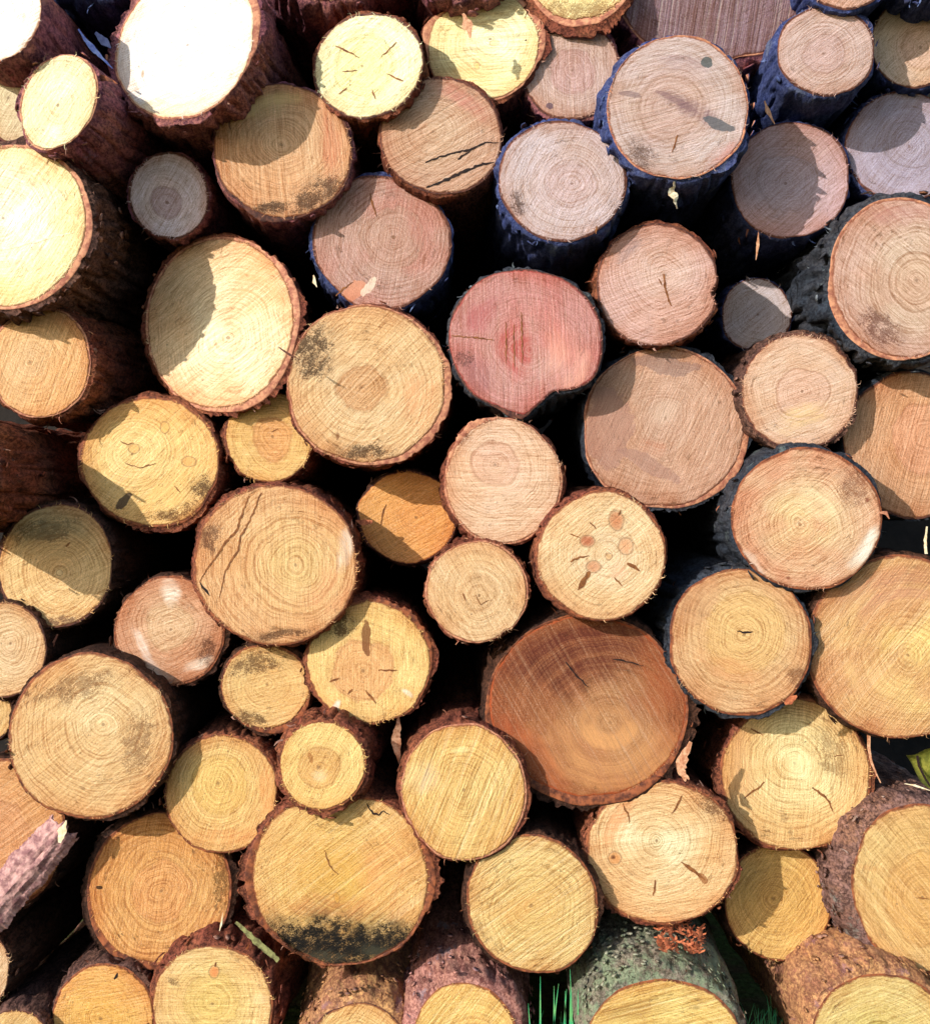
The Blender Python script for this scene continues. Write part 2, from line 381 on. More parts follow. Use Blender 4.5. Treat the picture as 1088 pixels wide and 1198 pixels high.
    for sj in SS:
        amp = bamp * s * (1 - math.exp(-sj / .01))
        dp = fbm(CT * Rm * kk + seed, sj * 11 + seed, ST * Rm * kk, 3)
        fis = np.abs(fbm(CT * Rm * 48 + seed * 2, sj * 6, ST * Rm * 48, 2))
        dec = math.exp(-sj / .03)
        fz = .35 if bark in ('moss', 'pink', 'orange', 'grey') else 1.0
        base = r * dec + (r * .35 + Rm * .65) * (1 - dec)
        rad = base * (1 + grow * sj) + (tl * dec + s * bt * (1 - dec)) + amp * (dp * 1.6 + .9 - 1.2 * fz * np.clip(1 - fis * 6, 0, 1))
        y = yf * math.exp(-sj / .25) + sj
        ringv(rad, y, ax[0] * sj, ax[1] * sj)
    nr = 4 + len(SS)
    for j in range(nr - 1):
        o0, o1 = j * N, (j + 1) * N
        mi = 1 if j < 2 else 0
        for q in range(N):
            q2 = (q + 1) % N
            faces.append((o0 + q, o0 + q2, o1 + q2, o1 + q)); midx.append(mi)
    faces.append(tuple((nr - 1) * N + q for q in range(N))); midx.append(1)
    scaly = bark in ('moss', 'pink', 'orange', 'grey'); slot = 0
    for f in range(flakes * (7 if scaly else 1)):                     # loose plates standing off the bark
        qi = rnd.randrange(N); th = TH[qi]; sj = rnd.choice([rnd.uniform(.0, .02), rnd.uniform(0, .35)])
        rad = float(r[qi]) * (1 + grow * sj) + s * (bt + bamp * rnd.uniform(.7, 1.5))
        w = s * rnd.uniform(2.5, 7); hl = s * rnd.uniform(4, 14); lift = rnd.uniform(.1, .5)
        if scaly:
            sj = rnd.uniform(.004, .22) if f % 3 else rnd.uniform(.02, .5); rad = float(r[qi] * math.exp(-sj / .03) + Rm * (1 - math.exp(-sj / .03))) * (1 + grow * sj) + s * (bt + bamp * rnd.uniform(.8, 1.5))
            w = s * rnd.uniform(1.5, 4.5); hl = s * rnd.uniform(3, 9); lift = rnd.uniform(.0, .35)
        y0 = float(yf[qi]) * math.exp(-sj / .25) + sj
        ox, oz = math.cos(th), math.sin(th); tx, tz = -oz, ox; th_ = s * 1.2; b0 = len(verts)
        npt = 6
        out = []
        for q in range(npt):
            aa = q / npt * 2 * math.pi; k1 = rnd.uniform(.6, 1.15)
            u, v = math.cos(aa) * w * k1, math.sin(aa) * hl * k1
            h0 = rad + lift * (u + w) * .5 - u * u / (2 * rad) + rnd.uniform(-.3, .3) * s
            out.append((ox * h0 + tx * u + ax[0] * sj, y0 + v + .25 * hl, oz * h0 + tz * u + ax[1] * sj))
        verts += out + [(a1 - ox * th_, b1, c1 - oz * th_) for a1, b1, c1 in out]
        slot = 2 if rnd.random() < (.3 if scaly else .12) else 0
        faces.append(tuple(b0 + q for q in range(npt))[::-1]); midx.append(slot)
        faces.append(tuple(b0 + npt + q for q in range(npt))); midx.append(1)
        for q in range(npt):
            q2 = (q + 1) % npt; faces.append((b0 + q, b0 + q2, b0 + npt + q2, b0 + npt + q)); midx.append(0)
    for f in range(14):                         # curled bark shreds and crumbs hanging off the bark
        qi = rnd.randrange(N); th = TH[qi]; sj = rnd.uniform(.002, .10)
        rad = float(r[qi]) + s * (bt * .6 + bamp * .5); ln = s * rnd.uniform(3, 13); w = s * rnd.uniform(.5, 1.6)
        dr = rnd.uniform(-1.4, 1.4) + th; cu = rnd.uniform(-1.6, 1.6)
        x0, z0, y0 = rad * math.cos(th), rad * math.sin(th), float(yf[qi]) + sj; b0 = len(verts)
        for e in range(5):
            g = e / 4; ww = w * (1 - .8 * g) * rnd.uniform(.7, 1.2)
            verts += [(x0 - math.sin(dr) * ww, y0 - .002 * g, z0 + math.cos(dr) * ww), (x0 + math.sin(dr) * ww, y0 - .002 * g + .001, z0 - math.cos(dr) * ww)]
            x0 += math.cos(dr) * ln / 4; z0 += math.sin(dr) * ln / 4; dr += cu / 4; y0 -= rnd.uniform(-.0015, .002)
        sl = rnd.choice((0, 1, 2, 2))
        for e in range(4): faces.append((b0 + 2*e, b0 + 2*e + 1, b0 + 2*e + 3, b0 + 2*e + 2)); midx.append(sl)
    im = {None: M_inner_dark, 'o': M_inner, 'p': M_inner_pink}[inner]
    build('bark', verts, faces, [bark_material(bark), im, FL[bark] if bark in FL else M_flake], root, midx=midx)
    # --- cracks: tapering jagged slivers laid just proud of the cut
    for (pts, wd, mt) in cracks:
        vv, ff = [], []
        P = []
        for q in range(len(pts) - 1):
            n = max(2, int(math.dist(pts[q], pts[q + 1]) / 3.0))
            for e in range(n): P.append((pts[q][0] + (pts[q+1][0] - pts[q][0]) * e / n + rnd.uniform(-.7, .7), pts[q][1] + (pts[q+1][1] - pts[q][1]) * e / n + rnd.uniform(-.7, .7)))
        P.append(pts[-1])
        m = len(P)
        for q, (u, v) in enumerate(P):
            a0, a1 = P[max(0, q - 1)], P[min(m - 1, q + 1)]
            tx, ty = a1[0] - a0[0], a1[1] - a0[1]; ln = math.hypot(tx, ty) or 1
            f = q / (m - 1); w = wd * .5 * (math.sin(math.pi * min(1, f * .86 + .1)) ** .6) * rnd.uniform(.55, 1.3)
            for sg in (-1, 1):
                x, z = (u - cx - ty / ln * w * sg) * s, -(v - cy + tx / ln * w * sg) * s
                vv.append((x, float(yface(x, z)) - .0007, z))
        for q in range(m - 1): ff.append((2*q, 2*q+1, 2*q+3, 2*q+2))
        build('crack', vv, ff, [{'b': M_crack, 'd': M_crack_dark, 'w': M_crack_pale}[mt]], face)
    return root

# ------------------------------------------------------------------ the logs
T = (226, 184, 130); G = (232, 186, 118); W = (255, 246, 222); PK = (222, 176, 150); LV = (216, 186, 186); DK = (60, 40, 34)
WH = (246, 232, 214); BLK = (34, 26, 24)
logs = [
 # ---- top rows
 dict(cx=0, cy=18, rx=53, ry=60, p=0.15, sap=(255, 250, 232), cen=(255, 252, 240), tilt=(-.35, .28), bark='mauve', ring=.12, saw=(30, .1), fleck=.1, rimcol=(240, 206, 160), inner='p', jag=2, ax=(.04, -.05),
      label='blazing white log end cut off by the top left corner of the photo'),
 dict(cx=28, cy=112, rx=50, ry=57, p=.06, sap=(226, 196, 150), cen=(238, 212, 166), ring=.25, saw=(60, .15), fleck=.1, bark='mauve', jag=2, pith=(-20, 0),
      label='tan log end mostly hidden behind the smaller cream log near the top left corner'),
 dict(cx=69, cy=118, rx=46, ry=57, rot=-18, p=0.17, sap=(248, 228, 172), cen=(250, 234, 186), tilt=(-.25, .1), ring=.2, saw=(55, .22), fleck=.15, bark='mauve', bt=3, jag=3, grow=.5, ax=(.10, -.02),
      inner='p', bamp=4, flakes=16, pith=(0, 6), label='small cream oval log end with long purplish bark body, near the top left corner'),
 dict(cx=217, cy=48, rag=((20, 50),), rx=84, ry=98, p=0.09, sap=(255, 250, 230), cen=(255, 253, 244), tilt=(-.40, .30), ring=.08, saw=(20, .08), fleck=.12, rimcol=(240, 206, 160), bark='mauve', bt=5, jag=5, bamp=6, grow=.1, inner='p', flakes=26, ax=(.05, 0),
      bumps=((-160, 25, .05), (150, 20, .03)), blots=(('soft', 200, 125, 60, 18, 0, (244, 216, 140), .6), ('knot', 165, 83, 2, 4, 0, (150, 110, 60), .7)),
      label='very large dazzling white log end at the top, the brightest in the pile'),
 dict(cx=8, cy=264, rag=((-20, 50),), rx=98, ry=96, p=.11, sap=(250, 224, 160), cen=(255, 246, 220), tilt=(-.25, .12), ring=.25, saw=(55, .3), fleck=.2, bark='plate', bt=5, jag=7, bamp=8, inner='p', lip=2, flakes=60, grow=.08, fuzz=100,
      pith=(-5, -10), cracks=((((-60, 305), (0, 293), (50, 284), (94, 276)), 3, 'w'),), blots=(('soft', 60, 180, 50, 16, 20, (226, 160, 100), .6), ('soft', 0, 335, 60, 16, -20, (236, 190, 116), .5)),
      label='large yellow log end with a pale straight scratch and scaly bark, at the left edge'),
 dict(cx=329, cy=176, rag=((-110, 25),), rx=81, ry=76, rot=-20, p=0.06, sap=(228, 168, 118), cen=(232, 182, 134), heart=None, ring=.5, saw=(95, .35), bark='mauve', jag=2, bt=3, pith=(0, -8), fleck=.4, rfreq=.38,
      blots=(('soft', 310, 122, 60, 14, 15, (252, 214, 150), .8), ('dirt', 370, 228, 52, 20, 30, DK, .8), ('dirt', 318, 244, 34, 10, 0, BLK, .8), ('soft', 385, 170, 16, 50, 0, (206, 120, 90), .7)),  # pale soft blot along the top paints a sunlit crescent
      label='ruddy log end with black grime along its lower rim, right of the dazzling white one'),
 dict(cx=430, cy=76, rx=64, ry=62, p=.07, sap=(255, 240, 184), cen=(250, 228, 150), tilt=(-.2, .15), heart=(37, (240, 210, 128)), ring=.15, saw=(40, .22), fleck=.1, bark='red', jag=3,
      cracks=((((392, 50), (408, 59), (420, 66)), 2.2, 'b'), (((464, 50), (454, 60), (446, 67)), 2, 'b'), (((472, 99), (460, 92), (452, 88)), 2.2, 'b'), (((440, 119), (438, 112), (436, 106)), 2.4, 'b'), (((396, 110), (406, 102)), 2, 'b'), (((400, 82), (418, 82)), 1.5, 'b')),
      label='pale yellow log end with round heart and star of short cracks, at the top'),
 dict(cx=566, cy=55, rag=((20, 40), (160, 15)), rx=65, ry=64, p=.02, sap=(255, 226, 160), cen=(255, 240, 190), tilt=(-.22, .12), ring=.3, saw=(0, .45), bark='red', jag=7, bt=5, inner='p', fleck=.2, flakes=12, bumps=((95, 12, -.12), (150, 14, .04), (60, 16, .06)),
      blots=(('soft', 545, 92, 40, 14, -10, (240, 180, 110), .6), ('knot', 578, 51, 5, 3, 0, (250, 210, 130), .6), ('knot', 558, 77, 3, 4, 0, (240, 190, 110), .6)),
      label='jagged heart shaped golden log end at the top, torn notch in its upper edge'),
 dict(cx=668, cy=83, rx=56, ry=57, p=0.03, sap=(214, 166, 148), cen=(220, 172, 156), heart=(26, (206, 138, 132)), ring=.3, saw=(93, .32), bark='mauve', jag=3, pith=(2, 0), fleck=.3,
      blots=(('hard', 643, 124, 4, 5, 60, (90, 70, 90), .8),), label='pinkish log end with round rosy heart, between jagged golden one and grey streaked one'),
 dict(cx=516, cy=159, rx=70, ry=66, rot=-10, p=.06, sap=(216, 162, 130), cen=(224, 176, 140), ring=.5, saw=(30, .4), bark='red', jag=2, pith=(-10, -4), fleck=.4, bumps=((-65, 14, .02),),
      cracks=((((498, 190), (514, 184), (528, 180), (549, 175), (568, 167), (583, 167)), 2.6, 'd'), (((498, 219), (511, 215), (521, 211), (542, 201), (565, 192), (578, 190)), 3.6, 'd'), (((535, 187), (551, 176)), 2, 'd')),
      blots=(('soft', 545, 118, 40, 14, -35, (196, 116, 106), .6),),
      label='tan log end with two long ragged dark cracks across its lower right side'),
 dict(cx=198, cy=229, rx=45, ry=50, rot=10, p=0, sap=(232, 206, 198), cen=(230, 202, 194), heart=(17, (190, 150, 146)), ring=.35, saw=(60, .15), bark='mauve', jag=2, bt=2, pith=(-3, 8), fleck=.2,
      label='small shaded grey log end with one bright sunlit sliver at its bottom'),
 dict(cx=446, cy=284, rx=80, ry=76, rot=-25, p=.02, sap=(206, 150, 132), cen=(214, 160, 138), heart=(36, (206, 150, 122)), ring=.5, saw=(80, .2), bark='blue', jag=2, pith=(14, -6), fleck=.4, var=(196, 132, 120),
      bumps=((120, 18, .03), (-110, 14, .03)), cracks=((((433, 226), (436, 240), (441, 254)), 2.5, 'b'), (((393, 346), (402, 338), (413, 330)), 2, 'b')),
      blots=(('soft', 462, 220, 14, 26, 10, (190, 128, 118), .7), ('hard', 415, 340, 16, 10, 40, (218, 150, 118), .8), ('hard', 432, 334, 14, 5, 55, (246, 218, 196), .8), ('soft', 490, 265, 16, 44, 15, (190, 120, 110), .5)),
      label='dusky pink log end with pale split wedge at its bottom, near small grey one'),
 dict(cx=658, cy=211, rx=74, ry=69, rot=-10, p=.09, sap=(220, 184, 178), cen=(226, 180, 170), heart=(28, (222, 168, 158)), ring=.4, saw=(60, .12), bark='blue', jag=4, bt=4, pith=(10, 3), fleck=.25, bamp=4, grow=.14, ax=(.0, -.03),
      blots=(('dirt', 605, 240, 12, 20, 0, (90, 60, 50), .8),), cracks=((((698, 264), (697, 274)), 2, 'b'),),
      label='smooth lavender pink log end with blue hazed bark showing underneath, above the red one'),
 dict(cx=793, cy=126, rx=80, ry=82, p=.13, sap=(220, 182, 170), cen=(214, 158, 140), heart=(38, (214, 156, 132)), ring=.35, saw=(15, .25), bark='blue', jag=5, bt=5, pith=(-10, -2), fleck=.4, lip=2, bamp=5, grow=.1, ax=(.0, -.03), inner='p', flakes=14, fuzz=160,
      cracks=((((792, 158), (789, 168), (786, 178)), 2.6, 'b'),),
      blots=(('soft', 800, 72, 34, 10, -12, (150, 118, 122), .7), ('hard', 828, 73, 7, 6, 30, (70, 84, 86), .85), ('hard', 792, 120, 30, 4, -26, (140, 108, 108), .6), ('soft', 815, 130, 50, 12, -26, (130, 100, 104), 1.2), ('hard', 842, 145, 22, 7, -22, (92, 96, 102), .85),
             ('hard', 736, 109, 13, 4, -10, (140, 116, 116), .7), ('soft', 845, 180, 30, 10, 35, (196, 130, 120), .7), ('dirt', 750, 180, 26, 20, -40, (100, 60, 40), .7)),
      label='large pale log end crossed by a dark slanting grey streak, upper right'),
 dict(cx=838, cy=-38, rx=122, ry=104, rot=8, p=.04, sap=(170, 124, 126), cen=(176, 128, 122), tilt=(.1, -.35), ring=.05, saw=(82, .9), bark='mauve', jag=7, bt=9, pith=(0, -60), fleck=.3, bamp=6, inner='p', bumps=((-38, 16, .10), (-72, 14, -.05)),
      label='broad mauve log end with upright fanning grain, at the top edge above the streaked one'),
 dict(cx=966, cy=60, rx=56, ry=51, p=0.08, sap=(218, 172, 156), cen=(220, 172, 158), heart=(24, (214, 160, 150)), ring=.4, saw=(35, .22), bark='blue', jag=3, bt=4, grow=.12, ax=(-.03, -.05), pith=(-2, 3), fleck=.3,
      label='small pink tan log end near the top right, blue hazed bark body below it'),
 dict(cx=1070, cy=50, rx=50, ry=52, p=0, sap=(236, 190, 160), cen=(230, 168, 140), heart=(22, (230, 166, 140)), ring=.25, saw=(45, .15), bark='blue', jag=2, bt=2, fleck=.1, pith=(8, 5),
      label='small log end half in curved blue shade, cut by the right edge near the top'),
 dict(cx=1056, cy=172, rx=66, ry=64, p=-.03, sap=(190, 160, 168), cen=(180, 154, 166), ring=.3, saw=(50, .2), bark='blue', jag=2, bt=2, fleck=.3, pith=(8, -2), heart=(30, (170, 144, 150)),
      label='dim blue grey log end cut by the right edge, under the half shaded small one'),
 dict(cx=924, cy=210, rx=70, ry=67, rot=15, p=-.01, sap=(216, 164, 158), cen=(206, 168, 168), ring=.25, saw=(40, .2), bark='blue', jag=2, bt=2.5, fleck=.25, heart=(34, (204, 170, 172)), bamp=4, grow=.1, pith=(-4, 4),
      label='shaded blue grey log end with a rosy lit crescent on its right, upper right'),
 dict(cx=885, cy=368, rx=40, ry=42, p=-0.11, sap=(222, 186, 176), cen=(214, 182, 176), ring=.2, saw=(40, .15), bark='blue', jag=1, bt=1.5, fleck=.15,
      label='smallest log end, dim and bluish, deep in the dark gap on the right'),
 dict(cx=769, cy=333, rx=70, ry=70, rot=20, p=.05, sap=(222, 168, 150), cen=(226, 178, 156), heart=None, ring=.5, saw=(20, .12), bark='red', jag=3, bt=3, bumps=((-8, 6, -.09), (-22, 6, .02), (60, 20, -.03)), fleck=.3, pith=(8, -14),
      cracks=((((776, 320), (777, 330), (779, 342), (785, 358)), 3, 'b'), (((770, 326), (774, 334)), 1.6, 'b')), blots=(('soft', 735, 292, 26, 12, 40, (120, 106, 112), .6),),
      label='pink cream log end with a nicked right rim and a dark vertical pith crack'),
 dict(cx=616, cy=398, rag=((-100, 12),), rx=90, ry=82, rot=-5, p=.08, sap=(212, 138, 126), cen=(218, 150, 134), ring=.4, saw=(92, .3), bark='teal', jag=4, bt=4, fleck=.35, pith=(0, 10), var=(200, 112, 106), bumps=((-62, 20, -.22), (-92, 7, .06)), bamp=4,
      blots=(('soft', 602, 408, 22, 34, 5, (184, 84, 78), 1.3), ('soft', 665, 430, 30, 40, 20, (236, 178, 160), 1.0), ('soft', 560, 370, 30, 20, 30, (178, 100, 100), 1.0), ('soft', 560, 440, 26, 24, 40, (150, 96, 100), .6), ('soft', 655, 400, 20, 30, 20, (232, 150, 128), .6), ('dirt', 545, 420, 14, 16, 0, (90, 60, 60), .6)),
      cracks=((((529, 393), (555, 395), (578, 398)), 1.8, 'b'), (((592, 378), (592, 425)), 1.3, 'b'), (((601, 380), (602, 430)), 1.3, 'b'), (((610, 365), (611, 428)), 1.6, 'b')),
      rimcol=(150, 60, 54), label='rosy red log end with its lower edge broken away to dark bark'),
 dict(cx=775, cy=500, rag=((-30, 35),), rx=94, ry=93, p=0.02, sap=(206, 154, 122), cen=(208, 160, 130), ring=.35, saw=(65, .3), bark='teal', jag=6, bt=4, fleck=.4, pith=(0, -10), inner='p', bumps=((170, 18, -.02),), warp=16,
      blots=(('hard', 712, 500, 26, 46, 10, (166, 124, 112), .55), ('hard', 760, 545, 40, 10, -30, (164, 124, 112), .55), ('hard', 780, 425, 36, 12, -8, (130, 106, 104), .5), ('soft', 762, 520, 18, 14, 0, (190, 120, 90), .6), ('soft', 775, 480, 22, 16, 0, (222, 196, 176), .6)),  # hard grey patches paint faint shade on the left and top
      label='large pinkish brown log end with faint grey shade patches, below and right of the red one'),
 dict(cx=1056, cy=325, rag=((215, 45),), rx=82, ry=92, rot=10, p=0.1, sap=(222, 168, 146), cen=(238, 196, 162), heart=(30, (236, 178, 140)), ring=.5, saw=(140, .25), bark='teal', jag=7, bt=6, fleck=.8, lip=2, bamp=8, flakes=50, inner='p', fuzz=100, pith=(16, 4),
      blots=(('dirt', 1030, 385, 36, 22, -40, (120, 60, 50), .7), ('soft', 1050, 250, 50, 14, 0, (180, 124, 118), .6)),
      label='large pinkish log end with orange heart and very rough blue grey bark, right edge'),
 dict(cx=934, cy=458, rx=67, ry=67, p=.06, sap=(228, 184, 150), cen=(226, 178, 144), heart=(30, (222, 170, 140)), ring=.35, saw=(20, .25), bark='plate', jag=4, bt=3, fleck=.4, bumps=((45, 6, -.05), (60, 6, .02), (30, 5, -.03)), fuzz=160,
      blots=(('soft', 940, 490, 36, 16, 10, (246, 214, 150), .7), ('soft', 975, 430, 14, 20, 10, (206, 186, 176), .6)),  # cream soft blot is a painted glow
      label='round peach log end with tattered upper right rim, resting on the large oval one'),
 dict(cx=1066, cy=520, rx=78, ry=84, rot=10, p=0.02, sap=(216, 156, 112), cen=(226, 162, 114), ring=.3, saw=(75, .4), bark='teal', jag=4, bt=3, fleck=.35, bumps=((165, 12, .05), (120, 12, -.05)), pith=(20, -10), heart=(40, (222, 150, 110)),
      label='orange brown log end with pointed left side, cut by right edge at mid height'),
 dict(cx=943, cy=606, rx=87, ry=81, rot=-8, p=.11, sap=(226, 174, 132), cen=(240, 200, 140), ring=.6, saw=(35, .25), bark='teal', jag=3, bt=3, fleck=.6, pith=(-8, 8), inner='o', bamp=4, grow=.08, var=(214, 144, 110),
      blots=(('soft', 960, 590, 32, 18, -40, (250, 226, 180), .7), ('soft', 1010, 640, 10, 34, -35, (240, 236, 222), 1.6), ('soft', 885, 665, 6, 30, 40, (240, 232, 220), 1.6), ('dirt', 1000, 570, 26, 26, 0, (150, 84, 56), .6), ('knot', 1014, 585, 2.5, 2.5, 0, (120, 50, 30), .8), ('knot', 922, 676, 2, 2, 0, (120, 50, 30), .8)),  # cream blot near the pith is a painted glow
      label='large oval log end with bold growth rings and a chalky white lower right edge'),
 dict(cx=866, cy=751, rx=82, ry=84, p=.10, sap=(224, 172, 120), cen=(240, 192, 124), heart=(46, (230, 176, 108)), ring=.6, saw=(150, .1), bark='teal', jag=4, bt=4, fleck=.35, pith=(4, -10), inner='o', grow=.12, ax=(-.04, .02), bamp=4,
      cracks=((((862, 738), (871, 740), (880, 739)), 2.2, 'd'),), blots=(('hard', 818, 700, 20, 34, -30, (200, 152, 112), .4), ('dirt', 930, 790, 12, 14, 0, (130, 70, 40), .6), ('soft', 850, 780, 44, 14, -20, (214, 140, 90), .6)),  # hard patch at upper left paints a cast shadow into the colour
      label='neatly ringed golden log end with a tiny pith crack, below the chalky edged oval one'),
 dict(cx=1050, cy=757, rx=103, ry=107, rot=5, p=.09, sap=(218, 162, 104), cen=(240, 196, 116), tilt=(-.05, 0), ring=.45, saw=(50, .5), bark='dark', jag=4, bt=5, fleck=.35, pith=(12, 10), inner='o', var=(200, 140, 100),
      blots=(('soft', 1040, 690, 80, 28, 12, (192, 136, 110), .7), ('soft', 1030, 800, 60, 26, -20, (248, 206, 142), .5)),  # mauve top and golden lower blots paint a soft shade edge
      label='very large golden log end with slanting saw marks, cut by the right edge'),
 # ---- centre
 dict(cx=704, cy=651, rx=74, ry=74, p=.14, sap=(240, 196, 142), cen=(238, 198, 150), ring=.4, saw=(40, .2), bark='red', jag=3, bt=3, fleck=.25, pith=(6, -1), inner='o',
      blots=(('knot', 721, 609, 8, 11, 10, (196, 124, 84), .85), ('knot', 687, 633, 8, 6.5, 0, (180, 98, 66), .9), ('knot', 732, 639, 8, 9, 0, (220, 160, 118), .8), ('knot', 694, 663, 8, 6.5, 0, (206, 142, 104), .85), ('soft', 723, 668, 12, 11, 0, (226, 166, 134), .8), ('knot', 712, 651, 4, 4, 0, (206, 156, 100), .6)),
      cracks=((((690, 668), (685, 677), (676, 690)), 6, 'b'), (((690, 611), (697, 619)), 2.4, 'b'), (((666, 624), (678, 629)), 1.8, 'b'), (((733, 659), (741, 663), (748, 668)), 4, 'b'), (((667, 657), (678, 652), (689, 650)), 2.4, 'b'), (((718, 676), (728, 686)), 2.4, 'b'), (((726, 597), (723, 603)), 2, 'b')),
      label='round pale log end with several reddish knots and spiky flecks like a paw print'),
 dict(cx=588, cy=563, rag=((120, 25),), rx=67, ry=73, rot=5, p=.10, sap=(232, 184, 144), cen=(234, 186, 152), heart=(26, (228, 172, 138)), ring=.6, saw=(0, .15), bark='red', jag=5, bt=4, fleck=.3, pith=(-8, -20), inner='p', fuzz=120, warp=14,
      blots=(('dirt', 540, 515, 20, 10, 45, (130, 60, 40), .8), ('soft', 580, 570, 26, 30, 0, (240, 206, 176), .5)),
      label='oval pinkish cream log end with fine rings, just above and left of the knotted one'),
 dict(cx=558, cy=692, rx=58, ry=59, p=.11, sap=(234, 188, 136), cen=(230, 182, 130), ring=.5, saw=(120, .08), bark='red', jag=4, bt=3, fleck=.3, pith=(2, 2), inner='p', bumps=((-55, 6, -.05),), heart=(18, (222, 172, 120)),
      blots=(('dirt', 590, 742, 14, 6, 20, (120, 60, 40), .8),), cracks=((((541, 693), (545, 703)), 1.5, 'b'), (((556, 696), (562, 707), (572, 702)), 1.2, 'b')),
      label='small finely ringed tan log end with a frayed bottom edge, left of the knotted one'),
 dict(cx=477, cy=605, rx=56, ry=53, p=-.05, sap=(240, 166, 92), cen=(238, 162, 92), ring=.25, saw=(30, .25), bark='dark', jag=1.5, bt=2, fleck=.3, pith=(10, 0), bumps=((165, 10, .05),), rimcol=(190, 110, 60),
      cracks=((((446, 614), (448, 600), (452, 590)), 2, 'b'),), label='small bright orange log end with shade across its top and lower left, left of centre'),
 dict(cx=428, cy=449, rag=((0, 30), (-50, 30)), rx=93, ry=92, rot=30, p=.06, sap=(236, 188, 132), cen=(236, 192, 140), heart=(27, (206, 140, 86)), ring=.4, saw=(45, .35), bark='red', jag=6, bt=4, fleck=.5, pith=(-4, 4), inner='p', fuzz=120,
      blots=(('dirt', 365, 410, 32, 42, 0, (70, 44, 34), .85), ('dirt', 425, 528, 40, 14, 0, (60, 40, 30), .8), ('soft', 490, 470, 24, 40, -10, (226, 156, 110), .7), ('knot', 395, 510, 2, 4, 0, (110, 60, 30), .8)),
      label='large golden log end with black specks at left and small heart, left of red one'),
 dict(cx=256, cy=378, rag=((20, 35), (-60, 30)), rx=91, ry=102, rot=12, p=.0, sap=(246, 200, 146), cen=(255, 226, 178), ring=.45, saw=(35, .4), bark='red', jag=10, bt=5, fleck=.4, pith=(14, 20), inner='p', tilt=(-.36, .2), lip=2, fuzz=140, flakes=12,
      blots=(('soft', 300, 330, 30, 50, 30, (238, 170, 110), .6),), label='large log end split by a jagged shadow, brown at left and brilliant cream right'),
 dict(cx=315, cy=511, rx=50, ry=54, p=0.02, sap=(238, 190, 116), cen=(230, 164, 98), heart=(24, (224, 150, 90)), ring=.45, saw=(0, .1), bark='red', jag=3, bt=3, fleck=.3, pith=(4, 2), inner='o',
      cracks=((((318, 505), (326, 501)), 1.5, 'b'),), label='small golden log end with a round orange heart, wedged under the shadow split one'),
 dict(cx=176, cy=540, rx=82, ry=74, rot=-12, p=.02, sap=(246, 192, 116), cen=(250, 208, 134), ring=.4, saw=(45, .3), bark='red', jag=4, bt=5, fleck=.35, pith=(-20, -10), inner='o', tilt=(-.06, .05), grow=.12, bumps=((-60, 14, .03), (-25, 14, -.03)),
      blots=(('knot', 193, 500, 5, 6.5, 0, (236, 178, 104), .6), ('knot', 157, 525, 6, 5, 0, (230, 170, 100), .6), ('knot', 222, 540, 8, 5.5, 0, (220, 158, 92), .6), ('hard', 145, 585, 14, 5, 40, (60, 50, 50), .85), ('dirt', 238, 572, 18, 22, -30, (80, 46, 30), .85), ('dirt', 205, 600, 40, 10, 10, (120, 70, 36), .8), ('soft', 190, 580, 30, 18, -20, (250, 208, 134), .5)),
      cracks=((((148, 543), (165, 547), (183, 542)), 1.6, 'b'), (((205, 568), (212, 576)), 1.8, 'b'), (((140, 516), (150, 520), (157, 518)), 1.5, 'b')),
      label='wide golden log end with three little ring knots and a shaded lower left corner'),
 dict(cx=47, cy=425, rx=58, ry=63, rot=-5, p=.07, sap=(240, 180, 118), cen=(240, 186, 130), ring=.4, saw=(70, .35), bark='red', jag=2, bt=3, fleck=.25, pith=(-12, 0), grow=.25, ax=(.05, .02), bamp=5, flakes=24, inner='p', bumps=((98, 7, -.07), (60, 20, .03)),
      blots=(('soft', 60, 375, 40, 10, 0, (228, 150, 100), .6),), label='peach log end with a nick in its top and reddish bark, at the left edge'),
 dict(cx=-62, cy=552, rx=60, ry=62, p=.22, sap=T, cen=T, bark='red', bt=4, jag=4, bamp=6, grow=.1, ax=(.03, -.01), flakes=40, inner='o',
      label='log at the left edge showing only its reddish bark side, orange patch below'),
 dict(cx=66, cy=662, rx=66, ry=71, rot=-10, p=.03, sap=(240, 192, 128), cen=(238, 188, 126), ring=.55, saw=(30, .12), bark='dark', jag=3, bt=3, fleck=.3, pith=(4, 8), grow=.1, bamp=4,
      blots=(('knot', 70, 670, 3.2, 3.2, 0, (250, 214, 160), .8), ('dirt', 55, 620, 50, 20, 10, (80, 66, 50), .6), ('dirt', 75, 725, 34, 8, 0, (150, 110, 90), .8), ('soft', 66, 620, 60, 30, 0, (190, 160, 112), .5)),  # dark blots over the top paint the curved shadow into the colour
      cracks=((((77, 640), (83, 634)), 2, 'b'),), label='round golden log end with curved shadow over its top and a pale pith dot'),
 dict(cx=322, cy=661, rx=96, ry=92, p=0.08, sap=(232, 174, 118), cen=(236, 188, 122), ring=.65, saw=(92, .12), bark='red', jag=4, bt=3, fleck=.4, pith=(25, 0), inner='o', rfreq=.26, fuzz=120,
      cracks=((((292, 580), (285, 595), (278, 620), (262, 637), (257, 646), (244, 664), (234, 680)), 2.6, 'b'), (((306, 576), (297, 600), (282, 628), (279, 644), (271, 656), (264, 668), (257, 700)), 2.2, 'b'), (((234, 680), (240, 690), (246, 697)), 2.4, 'd')),
      blots=(('dirt', 246, 630, 20, 22, 30, (110, 64, 50), .75), ('dirt', 330, 742, 46, 8, 5, (90, 50, 30), .8), ('soft', 405, 640, 10, 30, -12, (248, 236, 220), 1.3), ('soft', 385, 690, 30, 34, 30, (226, 150, 108), .4)),
      label='very large log end with crisp concentric rings and two long curving cracks on its left'),
